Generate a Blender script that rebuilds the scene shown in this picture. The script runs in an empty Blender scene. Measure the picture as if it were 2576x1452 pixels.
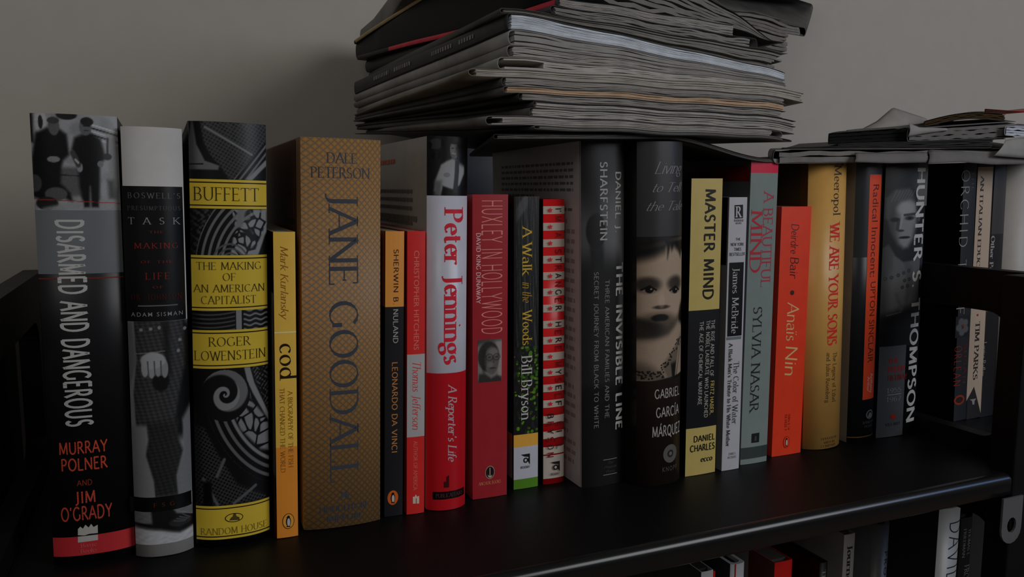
import bpy, bmesh, math, random
import numpy as np
from mathutils import Matrix, Vector

# ---------------------------------------------------------------- camera, world, lights, exposure
scene = bpy.context.scene
col = scene.collection
cam_data = bpy.data.cameras.new('camera')
cam = bpy.data.objects.new('camera', cam_data)
col.objects.link(cam)
cam_data.sensor_width = 36.0
cam_data.lens = 36.0 * 2046.0 / 2576.0
cam_data.clip_start = 0.01
cam.matrix_world = Matrix(((0.919252, 0.046994, -0.390854, 0.000000),
                            (-0.393668, 0.112348, -0.912362, 0.000000),
                            (0.001036, 0.992557, 0.121776, 0.205000),
                            (0.000000, 0.000000, 0.000000, 1.000000)))
scene.camera = cam

world = bpy.data.worlds.new('room_light')
scene.world = world
world.use_nodes = True
wn = world.node_tree
wn.nodes['Background'].inputs[0].default_value = (0.92, 0.95, 1.0, 1)
wn.nodes['Background'].inputs[1].default_value = 0.05

def area_light(name, loc, target, size_x, size_y, power, color):
    d = bpy.data.lights.new(name, 'AREA')
    d.shape = 'RECTANGLE'; d.size = size_x; d.size_y = size_y
    d.energy = power; d.color = color
    o = bpy.data.objects.new(name, d); col.objects.link(o)
    o.location = loc
    o.rotation_euler = (Vector(target) - Vector(loc)).to_track_quat('-Z', 'Y').to_euler()
    return o
area_light('window_side_light', (1.45, -1.25, .95), (0.3, 0.5, 0.1), 1.1, 1.0, 13.6, (0.97, 0.98, 1.0))
area_light('fill_light', (-0.7, -1.1, 1.15), (0.2, 0.6, 0.15), 0.9, 0.9, 3.6, (1.0, 0.97, 0.93))  # unseen fill light added to lift the left-facing covers
area_light('window_side_light', (2.70, -1.25, .95), (0.5, 0.4, 0.0), 0.8, .5, 4.2, (0.20, 0.42, 1.0))  # added blue light that puts the blue streak on the shelf nose

scene.view_settings.view_transform = 'Standard'
scene.view_settings.look = 'None'
scene.view_settings.exposure = 0.0
scene.view_settings.gamma = 1.0
scene.view_settings.use_curve_mapping = False

# ---------------------------------------------------------------- helpers
rnd = random.Random(7)
def C(c, k=1.0):
    "display grey 0-255 under the room light -> surface albedo"
    return tuple(min(0.96, 0.74 * ((max(x, 0) / 118.0) ** 2.2) * k) for x in c)

MATS = {}
def mat(color, rough=0.5, spec=0.4, noise=0.06, scale=60, coat=0.0):
    key = (tuple(color), rough, spec, noise, scale, coat)
    if key in MATS: return MATS[key]
    m = bpy.data.materials.new('surface'); m.use_nodes = True
    nt = m.node_tree; b = nt.nodes['Principled BSDF']
    rgb = C(color)
    b.inputs['Roughness'].default_value = rough
    b.inputs['Specular IOR Level'].default_value = spec
    b.inputs['Coat Weight'].default_value = coat
    b.inputs['Coat Roughness'].default_value = 0.2
    if noise > 0:
        tc = nt.nodes.new('ShaderNodeTexCoord')
        n = nt.nodes.new('ShaderNodeTexNoise'); n.inputs['Scale'].default_value = scale
        n.inputs['Detail'].default_value = 3
        r = nt.nodes.new('ShaderNodeValToRGB')
        r.color_ramp.elements[0].position = 0.3; r.color_ramp.elements[1].position = 0.7
        r.color_ramp.elements[0].color = tuple(x * (1 - noise) for x in rgb) + (1,)
        r.color_ramp.elements[1].color = tuple(min(1, x * (1 + noise)) for x in rgb) + (1,)
        nt.links.new(tc.outputs['Object'], n.inputs['Vector'])
        nt.links.new(n.outputs['Fac'], r.inputs['Fac'])
        nt.links.new(r.outputs['Color'], b.inputs['Base Color'])
    else:
        b.inputs['Base Color'].default_value = rgb + (1,)
    MATS[key] = m
    return m

def print_mat():
    "printed picture: colours come from the mesh's own colour attribute"
    if 'print' in MATS: return MATS['print']
    m = bpy.data.materials.new('printed_picture'); m.use_nodes = True
    nt = m.node_tree; b = nt.nodes['Principled BSDF']
    a = nt.nodes.new('ShaderNodeAttribute'); a.attribute_name = 'ink'
    b.inputs['Roughness'].default_value = 0.38
    b.inputs['Specular IOR Level'].default_value = 0.35
    nt.links.new(a.outputs['Color'], b.inputs['Base Color'])
    MATS['print'] = m
    return m

def lattice_mat(c0, c1, c2):
    "cloth-like paper printed with a fine diamond lattice"
    m = bpy.data.materials.new('diamond_paper'); m.use_nodes = True
    nt = m.node_tree; b = nt.nodes['Principled BSDF']; L = nt.links.new
    tc = nt.nodes.new('ShaderNodeTexCoord'); sp = nt.nodes.new('ShaderNodeSeparateXYZ')
    L(tc.outputs['Object'], sp.inputs[0])
    def math_(op, a, bb=None):
        n = nt.nodes.new('ShaderNodeMath'); n.operation = op
        for i, v in enumerate((a, bb)):
            if v is None: continue
            if isinstance(v, (int, float)): n.inputs[i].default_value = v
            else: L(v, n.inputs[i])
        return n.outputs[0]
    s = math_('ADD', sp.outputs['X'], sp.outputs['Y'])
    k = 2 * math.pi / 0.0040
    a = math_('MULTIPLY', math_('ADD', s, sp.outputs['Z']), k)
    c = math_('MULTIPLY', math_('SUBTRACT', s, sp.outputs['Z']), k)
    sa = math_('ABSOLUTE', math_('SINE', math_('MULTIPLY', a, 0.5)))
    sc = math_('ABSOLUTE', math_('SINE', math_('MULTIPLY', c, 0.5)))
    mn = math_('MINIMUM', sa, sc)
    r = nt.nodes.new('ShaderNodeValToRGB')
    e = r.color_ramp.elements
    e[0].position = 0.12; e[0].color = C(c0) + (1,)
    e[1].position = 0.45; e[1].color = C(c1) + (1,)
    n = e.new(0.86); n.color = C(c1) + (1,)
    n = e.new(0.95); n.color = C(c2) + (1,)
    L(mn, r.inputs['Fac']); L(r.outputs['Color'], b.inputs['Base Color'])
    b.inputs['Roughness'].default_value = 0.55
    return m

def link(name, me, material, parent=None):
    o = bpy.data.objects.new(name, me); col.objects.link(o)
    if material is not None: me.materials.append(material)
    if parent is not None: o.parent = parent
    return o

def pyobj(name, verts, faces, material, parent=None, smooth=False):
    me = bpy.data.meshes.new(name); me.from_pydata(verts, [], faces); me.update()
    if smooth:
        me.polygons.foreach_set('use_smooth', [True] * len(me.polygons))
    return link(name, me, material, parent)

def empty(name, loc, rot=(0, 0, 0)):
    o = bpy.data.objects.new(name, None); col.objects.link(o)
    o.empty_display_size = 0.02
    o.location = loc; o.rotation_euler = rot
    return o

def tag(o, label=None, cat=None, group=None, kind=None):
    if label: o['label'] = label
    if cat: o['category'] = cat
    if group: o['group'] = group
    if kind: o['kind'] = kind
    return o

def box_bm(bm, x0, x1, y0, y1, z0, z1, bev=0.0, seg=2):
    r = bmesh.ops.create_cube(bm, size=1)
    vs = r['verts']
    for v in vs:
        v.co = Vector(((x0 + x1) / 2 + v.co.x * (x1 - x0), (y0 + y1) / 2 + v.co.y * (y1 - y0), (z0 + z1) / 2 + v.co.z * (z1 - z0)))
    if bev > 0:
        es = list({e for v in vs for e in v.link_edges})
        bmesh.ops.bevel(bm, geom=es, offset=bev, segments=seg, profile=0.5, affect='EDGES')

def bm_obj(name, bm, material, parent=None, smooth=False):
    me = bpy.data.meshes.new(name); bm.to_mesh(me); bm.free()
    if smooth: me.polygons.foreach_set('use_smooth', [True] * len(me.polygons))
    return link(name, me, material, parent)

# ---------------------------------------------------------------- lettering
def arc(cx, cy, rx, ry, a0, a1, n=None):
    n = n or max(4, int(abs(a1 - a0) / 20))
    return [(cx + rx * math.cos(math.radians(a0 + (a1 - a0) * i / n)), cy + ry * math.sin(math.radians(a0 + (a1 - a0) * i / n))) for i in range(n + 1)]
G = {
 'A': (.80, [[(.02, 0), (.4, 1)], [(.4, 1), (.78, 0)], [(.17, .35), (.63, .35), 0]]),
 'B': (.66, [[(.1, 0), (.1, 1)], [(.1, 1), (.3, 1)] + arc(.3, .76, .22, .24, 90, -90) + [(.1, .52), 0], [(.1, .52), (.33, .52)] + arc(.33, .26, .25, .26, 90, -90) + [(.1, 0), 0]]),
 'C': (.78, [arc(.44, .5, .38, .5, 48, 312)]),
 'D': (.82, [[(.1, 0), (.1, 1)], [(.1, 1), (.32, 1)] + arc(.32, .5, .42, .5, 90, -90) + [(.1, 0), 0]]),
 'E': (.62, [[(.1, 0), (.1, 1)], [(.1, 1), (.54, 1)], [(.1, .52), (.45, .52)], [(.1, 0), (.57, 0)]]),
 'F': (.58, [[(.1, 0), (.1, 1)], [(.1, 1), (.54, 1)], [(.1, .52), (.45, .52)]]),
 'G': (.84, [arc(.44, .5, .38, .5, 48, 312), [(.74, .1), (.74, .42)]]),
 'H': (.82, [[(.1, 0), (.1, 1)], [(.72, 0), (.72, 1)], [(.1, .52), (.72, .52), 0]]),
 'I': (.28, [[(.14, 0), (.14, 1)]]),
 'J': (.42, [[(.28, 1), (.28, .12)] + arc(.1, .1, .18, .22, 0, -100)]),
 'K': (.76, [[(.1, 0), (.1, 1)], [(.66, 1), (.12, .45)], [(.25, .58), (.72, 0)]]),
 'L': (.60, [[(.1, 0), (.1, 1)], [(.1, 0), (.56, 0)]]),
 'M': (.98, [[(.1, 0), (.14, 1)], [(.14, 1), (.49, .08), 0], [(.49, .08), (.84, 1), 0], [(.84, 1), (.88, 0)]]),
 'N': (.84, [[(.1, 0), (.1, 1)], [(.1, 1), (.74, 0), 0], [(.74, 0), (.74, 1)]]),
 'O': (.88, [arc(.44, .5, .38, .5, 0, 360)]),
 'P': (.62, [[(.1, 0), (.1, 1)], [(.1, 1), (.3, 1)] + arc(.3, .74, .24, .26, 90, -90) + [(.1, .48), 0]]),
 'Q': (.88, [arc(.44, .5, .38, .5, 0, 360), [(.45, .15), (.85, -.2)]]),
 'R': (.70, [[(.1, 0), (.1, 1)], [(.1, 1), (.3, 1)] + arc(.3, .75, .22, .25, 90, -90) + [(.1, .5), 0], [(.3, .5), (.68, 0)]]),
 'S': (.58, [arc(.3, .755, .2, .245, 35, 270) + arc(.28, .26, .23, .25, 90, -145)]),
 'T': (.70, [[(.35, 0), (.35, 1)], [(.02, 1), (.68, 1)]]),
 'U': (.80, [[(.1, 1), (.1, .35)] + arc(.4, .35, .3, .35, 180, 360) + [(.7, 1)]]),
 'V': (.78, [[(.03, 1), (.4, 0)], [(.4, 0), (.75, 1)]]),
 'W': (1.1, [[(.03, 1), (.33, 0)], [(.33, 0), (.56, .95), 0], [(.56, .95), (.8, 0), 0], [(.8, 0), (1.07, 1)]]),
 'X': (.76, [[(.05, 1), (.7, 0)], [(.05, 0), (.68, 1)]]),
 'Y': (.74, [[(.03, 1), (.37, .48)], [(.37, .48), (.7, 1)], [(.37, 0), (.37, .48)]]),
 'Z': (.66, [[(.06, 1), (.6, 1), (.05, 0), (.62, 0)]]),
 'a': (.54, [arc(.24, .45, .19, .17, 150, 0) + [(.43, .08)] + arc(.5, .08, .07, .08, 180, 300), [(.43, .36)] + arc(.24, .18, .19, .18, 90, 300)]),
 'b': (.58, [[(.08, 1), (.08, .02)], arc(.3, .31, .22, .31, 160, -160)]),
 'c': (.48, [arc(.28, .31, .22, .31, 45, 315)]),
 'd': (.60, [[(.5, 1), (.5, 0)], arc(.28, .31, .22, .31, 20, 340)]),
 'e': (.52, [[(.08, .34), (.47, .34)] + arc(.28, .32, .2, .3, 5, 315)]),
 'f': (.34, [[(.14, 0), (.14, .8)] + arc(.28, .8, .14, .2, 180, 50), [(.02, .6), (.3, .6), 0]]),
 'g': (.54, [arc(.26, .4, .19, .22, 0, 360), arc(.26, -.12, .22, .17, 130, -230), [(.42, .56), (.54, .62)]]),
 'h': (.60, [[(.08, 0), (.08, 1)], [(.08, .4)] + arc(.29, .4, .2, .22, 160, 0) + [(.49, 0)]]),
 'i': (.26, [[(.13, 0), (.13, .62)], [(.11, .84), (.15, .88), 0]]),
 'j': (.26, [[(.15, .62), (.15, -.15)] + arc(.03, -.15, .12, .15, 0, -90)]),
 'k': (.56, [[(.08, 0), (.08, 1)], [(.46, .62), (.1, .28)], [(.2, .38), (.52, 0)]]),
 'l': (.26, [[(.13, 0), (.13, 1)]]),
 'm': (.88, [[(.08, 0), (.08, .62)], [(.08, .42)] + arc(.26, .42, .17, .2, 160, 0) + [(.43, 0)], [(.43, .42)] + arc(.61, .42, .17, .2, 160, 0) + [(.78, 0)]]),
 'n': (.60, [[(.08, 0), (.08, .62)], [(.08, .4)] + arc(.29, .4, .2, .22, 160, 0) + [(.49, 0)]]),
 'o': (.56, [arc(.28, .31, .22, .31, 0, 360)]),
 'p': (.58, [[(.08, -.32), (.08, .62)], arc(.3, .31, .22, .31, 160, -160)]),
 'q': (.58, [[(.5, -.32), (.5, .6)], arc(.28, .31, .22, .31, 20, 340)]),
 'r': (.42, [[(.08, 0), (.08, .62)], [(.08, .4)] + arc(.27, .42, .18, .2, 150, 50)]),
 's': (.44, [arc(.23, .46, .14, .15, 40, 270) + arc(.21, .155, .16, .155, 90, -145)]),
 't': (.36, [[(.14, .85), (.14, .12)] + arc(.25, .12, .11, .12, 180, 320), [(.02, .6), (.32, .6), 0]]),
 'u': (.60, [[(.08, .62), (.08, .2)] + arc(.28, .2, .2, .2, 180, 330), [(.49, .62), (.49, 0)]]),
 'v': (.54, [[(.03, .62), (.27, 0)], [(.27, 0), (.5, .62)]]),
 'w': (.80, [[(.03, .62), (.24, 0)], [(.24, 0), (.4, .58), 0], [(.4, .58), (.57, 0), 0], [(.57, 0), (.77, .62)]]),
 'x': (.54, [[(.04, .62), (.5, 0)], [(.04, 0), (.48, .62)]]),
 'y': (.54, [[(.03, .62), (.27, 0)], [(.5, .62), (.2, -.2)] + arc(.1, -.2, .1, .12, 0, -100)]),
 'z': (.48, [[(.05, .62), (.42, .62), (.04, 0), (.44, 0)]]),
 '1': (.4, [[(.2, 0), (.2, 1)], [(.06, .82), (.2, 1), 0]]),
 '5': (.6, [[(.5, 1), (.14, 1), (.12, .55)] + arc(.28, .32, .22, .32, 110, -150)]),
 '6': (.6, [arc(.3, .3, .22, .3, 0, 360), [(.08, .3)] + arc(.34, .5, .26, .5, 190, 70)]),
 '7': (.6, [[(.06, 1), (.52, 1), (.22, 0)]]),
 '9': (.6, [arc(.3, .7, .22, .3, 0, 360), [(.52, .7)] + arc(.26, .5, .26, .5, 10, -110)]),
 '.': (.26, [[(.1, .03), (.16, .05), 0]]), ',': (.26, [[(.14, .06), (.06, -.14), 0]]),
 "'": (.22, [[(.12, 1), (.08, .8), 0]]), ' ': (.36, []), '-': (.4, [[(.05, .4), (.35, .4), 0]]),
 ':': (.26, [[(.1, .03), (.16, .05), 0], [(.1, .5), (.16, .52), 0]]),
}
FONTS = {  # thick, thin, serif half length, shear, letter spacing
 'serif': (.13, .035, .10, 0, .06), 'serif_light': (.085, .025, .09, 0, .10), 'serif_bold': (.20, .05, .13, 0, .06),
 'serif_wide': (.11, .03, .10, 0, .30), 'italic': (.11, .03, .06, .25, .04), 'italic_bold': (.15, .05, .08, .25, .03),
 'sans_bold': (.15, .13, 0, 0, .12), 'sans_black': (.20, .16, 0, 0, .12), 'sans_thin': (.085, .07, 0, 0, .16), 'sans_cond': (.20, .15, 0, 0, .16),
 'script': (.075, .02, .03, .42, .0), 'hair': (.075, .055, .0, 0, .28), 'pen': (.10, .05, .0, .12, .03),
}
ACC = {'í': 'i', 'á': 'a', 'ï': 'i', 'Á': 'A', 'Í': 'I'}
def nib_text(s, font):
    thick, thin, ser, shear, space = FONTS[font]
    V, Fc = [], []; x = 0; ext = .012 if ser > 0 else .02
    def quad(p, q, wa, wb):
        dx, dy = q[0] - p[0], q[1] - p[1]; L = math.hypot(dx, dy) or 1e-6
        nx, ny = -dy / L, dx / L; ex, ey = dx / L * ext, dy / L * ext
        i = len(V)
        V.extend([(p[0] - ex + nx * wa, p[1] - ey + ny * wa), (p[0] - ex - nx * wa, p[1] - ey - ny * wa), (q[0] + ex - nx * wb, q[1] + ey - ny * wb), (q[0] + ex + nx * wb, q[1] + ey + ny * wb)])
        Fc.append((i, i + 1, i + 2, i + 3))
    for ch in s:
        base = ACC.get(ch, ch)
        if base not in G: base = ' '
        w, strokes = G[base]
        strokes = list(strokes)
        if ch in 'ÁÍí á'.replace(' ', ''): strokes.append([(w * .5, 1.1), (w * .5 + .14, 1.28), 0])
        if ch == 'ï': strokes = [[(.13, 0), (.13, .62)], [(.02, .84), (.05, .88), 0], [(.2, .84), (.23, .88), 0]]
        for st in strokes:
            has = ser > 0
            pts = [p for p in st if p != 0]
            if len(pts) < len(st): has = False
            out = [pts[0]]
            for a, b in zip(pts, pts[1:]):
                n = max(1, int(math.hypot(b[0] - a[0], b[1] - a[1]) / .2))
                for k in range(1, n + 1): out.append((a[0] + (b[0] - a[0]) * k / n, a[1] + (b[1] - a[1]) * k / n))
            def wid(a, b):
                th = math.atan2(b[1] - a[1], b[0] - a[0])
                return 0.5 * (thin + (thick - thin) * abs(math.sin(th - math.radians(15 if font != 'hair' else 0))) ** 1.7)
            ws = [wid(a, b) for a, b in zip(out, out[1:])]
            P = [(x + p[0], p[1]) for p in out]
            for k, (a, b) in enumerate(zip(P, P[1:])): quad(a, b, ws[k], ws[k])
            if has:
                for e, f, w_ in ((P[0], P[1], ws[0]), (P[-1], P[-2], ws[-1])):
                    dx, dy = f[0] - e[0], f[1] - e[1]
                    if abs(dy) > abs(dx) * .9 and (abs(e[1]) < .04 or abs(e[1] - 1) < .04 or abs(e[1] - .62) < .04 or e[1] < -.2):
                        quad((e[0] - ser - w_ * .6, e[1]), (e[0] + ser + w_ * .6, e[1]), max(thin, .03) * .5, max(thin, .03) * .5)
                    elif abs(dx) > abs(dy) * 2 and len(pts) == 2 and (abs(e[1]) < .04 or abs(e[1] - 1) < .04 or abs(e[1] - .52) < .04):
                        if e[0] - x > .3 or base == 'T':
                            d = -1 if e[1] > .9 else 1
                            lo = -.5 if abs(e[1] - .52) < .04 else 0
                            quad((e[0], e[1] + lo * ser), (e[0], e[1] + d * ser * (1.6 if lo == 0 else .5)), thin * .6, thin * .6)
        x += w + space
    Vn = np.array(V, float) if V else np.zeros((0, 2))
    Vn[:, 0] += Vn[:, 1] * shear
    return Vn, Fc

SANS = {}
def sans_text(s, bold, space):
    key = (s, bold, space)
    if key in SANS: return SANS[key]
    cu = bpy.data.curves.new('lettering', 'FONT'); cu.body = s; cu.size = 1.0
    cu.offset = bold; cu.space_character = space; cu.resolution_u = 3
    o = bpy.data.objects.new('lettering', cu); col.objects.link(o)
    dg = bpy.context.evaluated_depsgraph_get()
    me = bpy.data.meshes.new_from_object(o.evaluated_get(dg))
    V = np.array([v.co[:2] for v in me.vertices]); Fc = [tuple(p.vertices) for p in me.polygons]
    bpy.data.objects.remove(o); bpy.data.curves.remove(cu); bpy.data.meshes.remove(me)
    SANS[key] = (V, Fc)
    return SANS[key]
SANS_FONTS = {'sans': (0.0, 1.0), 'sans_wide': (0.004, 1.35)}
_cap = sans_text('H', 0.0, 1.0)[0]; CAP = float(_cap[:, 1].max())

def letters(s, font):
    "flat outline with x from 0 to 1 and cap height 0 to 1"
    if font in SANS_FONTS:
        V, Fc = sans_text(s, *SANS_FONTS[font]); V = V / CAP
    else:
        V, Fc = nib_text(s, font)
    V = V.copy()
    if len(V):
        V[:, 0] -= V[:, 0].min(); V[:, 0] /= max(V[:, 0].max(), 1e-6)
    return V, Fc

# ---------------------------------------------------------------- printed pictures (ink values 0..1, 1 = white paper)
def sm(x): x = np.clip(x, 0, 1); return x * x * (3 - 2 * x)
def ell(U, V, cx, cy, rx, ry, soft=.25):
    d = np.sqrt(((U - cx) / rx) ** 2 + ((V - cy) / ry) ** 2)
    return sm((1 + soft / 2 - d) / soft)
def seg(U, V, x0, y0, x1, y1, w, asp=1.0, soft=.4):
    dx, dy = x1 - x0, (y1 - y0) * asp
    t = np.clip(((U - x0) * dx + (V - y0) * asp * dy) / (dx * dx + dy * dy + 1e-9), 0, 1)
    d = np.hypot(U - x0 - t * dx, (V - y0) * asp - t * dy)
    return sm((w * (1 + soft) - d) / (w * soft * 2))
def poly(U, V, pts, soft=.02, asp=1.0):
    inside = np.zeros(U.shape, bool); dist = np.full(U.shape, 9.0)
    n = len(pts)
    for i in range(n):
        x0, y0 = pts[i]; x1, y1 = pts[(i + 1) % n]
        c = ((y0 > V) != (y1 > V)) & (U < (x1 - x0) * (V - y0) / ((y1 - y0) or 1e-9) + x0)
        inside ^= c
        dx, dy = x1 - x0, (y1 - y0) * asp
        t = np.clip(((U - x0) * dx + (V - y0) * asp * dy) / (dx * dx + dy * dy + 1e-12), 0, 1)
        dist = np.minimum(dist, np.hypot(U - x0 - t * dx, (V - y0) * asp - t * dy))
    sd = np.where(inside, dist, -dist)
    return sm(sd / soft * .5 + .5)
def put(I, m, c):
    c = np.array(c if hasattr(c, '__len__') else (c, c, c), float)
    I += (c - I) * m[..., None]
def grain(U, amp, seed, cells=None):
    r = np.random.RandomState(seed)
    return amp * (r.rand(*U.shape) - .5)
def blotch(U, V, seed, fx, fy):
    r = np.random.RandomState(seed); a = np.zeros(U.shape)
    for k in range(9):
        a += np.sin(U * fx * r.uniform(.4, 1.6) * 6.28 + V * fy * r.uniform(-1.4, 1.4) * 6.28 + r.uniform(0, 6.28))
    return a / 9
def new(U, c):
    I = np.zeros(U.shape + (3,)); I[...] = c if not hasattr(c, '__len__') else np.array(c); return I

def pic_two_men(U, V):
    I = new(U, .72)
    put(I, sm((blotch(U, V, 3, 3, 4) + .1) * 2) * .35, .45)
    put(I, ell(U, V, .12, .08, .07, .13), .85); put(I, ell(U, V, .12, .09, .028, .07), .2)
    put(I, ell(U, V, .42, .01, .12, .05), .15)
    for k in range(5): put(I, seg(U, V, .70, .10 + k * .035, 1.0, .17 + k * .035, .008), .15 if k % 2 else .9)
    put(I, poly(U, V, [(.86, .2), (.99, .2), (.99, .9), (.9, .9)], .04), .62)
    put(I, seg(U, V, .88, .24, .87, .42, .012), .25)
    put(I, poly(U, V, [(.30, .55), (.53, .55), (.55, .85), (.33, .85)], .03), .42)
    put(I, seg(U, V, .32, .63, .53, .64, .006), .2)
    put(I, poly(U, V, [(-.05, .0), (.03, 0), (.03, .3), (-.05, .3)], .02), .15)
    put(I, poly(U, V, [(.06, .2), (.18, .15), (.32, .15), (.41, .21), (.43, .42), (.36, .48), (.33, .56), (.32, .72), (.42, .82), (.45, .92), (.22, .80), (.1, .9), (-.02, .86), (.0, .45)], .03), .07)
    put(I, ell(U, V, .27, .13, .065, .095), .42); put(I, ell(U, V, .265, .07, .07, .035), .28)
    put(I, ell(U, V, .25, .47, .075, .032), .6)
    put(I, ell(U, V, .26, .83, .13, .07), .38); put(I, ell(U, V, .15, .93, .13, .07), .15)
    put(I, ell(U, V, .02, .72, .08, .09), .3)
    put(I, poly(U, V, [(.50, .24), (.60, .20), (.68, .18), (.80, .25), (.85, .45), (.78, .5), (.77, .65), (.75, .98), (.66, .98), (.655, .75), (.64, .98), (.57, .98), (.53, .75), (.52, .45), (.46, .36)], .03), .09)
    put(I, ell(U, V, .63, .13, .07, .085), .45); put(I, ell(U, V, .65, .07, .075, .045), .16)
    put(I, seg(U, V, .61, .115, .68, .12, .006), .15); put(I, seg(U, V, .62, .165, .66, .165, .005), .2)
    put(I, ell(U, V, .545, .55, .035, .05), .62); put(I, seg(U, V, .47, .40, .53, .52, .03), .3); put(I, seg(U, V, .50, .47, .53, .50, .012), .75)
    put(I, ell(U, V, .785, .51, .035, .035), .55); put(I, ell(U, V, .87, .43, .05, .035), .2)
    put(I, poly(U, V, [(.86, .68), (.93, .68), (.94, .88), (.87, .88)], .04), .3)
    put(I, poly(U, V, [(.5, .9), (1, .88), (1, 1), (.1, 1), (.1, .98)], .03) * (1 - poly(U, V, [(.57, .8), (.75, .8), (.75, .97), (.57, .97)], .02)), .68)
    put(I, seg(U, V, .0, .885, 1.0, .925, .004), (.75, .18, .12))
    return I + grain(U, .05, 1)[..., None]

def pic_coat_figure(U, V):
    A = 3.4
    I = new(U, .62)
    tw = .5 + .5 * np.sin((U * 38 + V * A * 38)) * np.sin((U * 30 - V * A * 55))
    coat = poly(U, V, [(.10, -.05), (.95, -.05), (1.02, .25), (.92, .42), (.85, .58), (.08, .585), (.06, .40), (.12, .22)], .02)
    put(I, coat, .27)
    I += (coat * (tw - .5) * .13)[..., None]
    put(I, poly(U, V, [(.58, .0), (.68, .0), (.70, .30), (.62, .3)], .06) * .8, .1)
    put(I, poly(U, V, [(.93, .02), (1.05, .0), (1.05, .5), (.86, .66), (.70, .66), (.80, .45), (.93, .25)], .04), .1)
    put(I, poly(U, V, [(-.05, .0), (.07, .0), (.13, .22), (.06, .3), (-.05, .4)], .03), .5)
    for cx, cy in ((.22, .045), (.38, .04), (.52, .035), (.86, .11), (.83, .17), (.95, .05)): put(I, ell(U, V, cx, cy, .03, .009), .62)
    put(I, seg(U, V, .10, .178, .60, .165, .008, A), .55)
    put(I, ell(U, V, .52, .33, .14, .06) * .8, .08)
    for k in range(4): put(I, ell(U, V, .26 + k * .11, .255 + (k % 2) * .008, .06, .052), .72 - .03 * k)
    put(I, ell(U, V, .40, .215, .21, .045), .74)
    for k in range(3): put(I, seg(U, V, .31 + k * .11, .22, .32 + k * .105, .30, .012, A), .42)
    leg = poly(U, V, [(.25, .56), (.80, .56), (.78, .66), (.86, .74), (.74, .88), (.76, 1.0), (.36, 1.0), (.34, .90), (.22, .75), (.28, .66)], .03)
    put(I, leg, .2); I += (leg * (tw - .5) * .08)[..., None]
    put(I, poly(U, V, [(-.05, .585), (.25, .585), (.22, .75), (.34, .90), (.36, 1.0), (-.05, 1)], .02), .58)
    put(I, poly(U, V, [(.86, .56), (1.05, .46), (1.05, 1), (.76, 1.0), (.74, .88), (.88, .74)], .03), .56)
    return I + grain(U, .04, 2)[..., None]

def pic_shoe(U, V):
    I = new(U, .52)
    put(I, poly(U, V, [(-.05, .42), (.3, .38), (.5, .2), (1.05, .35), (1.05, 1.1), (-.05, 1.1)], .04), .30)
    put(I, poly(U, V, [(-.05, .36), (.30, .42), (.28, -.05), (.62, -.05), (.72, .18), (1.05, .32), (1.05, .62), (.76, .70), (.45, .55), (-.05, .42)], .03), .12)
    put(I, ell(U, V, .78, .44, .2, .13) * .6, .28)
    for k in range(4): put(I, seg(U, V, .66 + k * .05, .38 - k * .05, .86 + k * .03, .46 - k * .02, .008), .45)
    put(I, seg(U, V, .72, .1, 1.0, .32, .012), .6)
    put(I, poly(U, V, [(-.05, .50), (.45, .62), (.76, .76), (1.05, .66), (1.05, 1.1), (-.05, 1.1)], .05), .86)
    I *= (1 + blotch(U, V, 4, 4, 6) * .1)[..., None]
    return I

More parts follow.
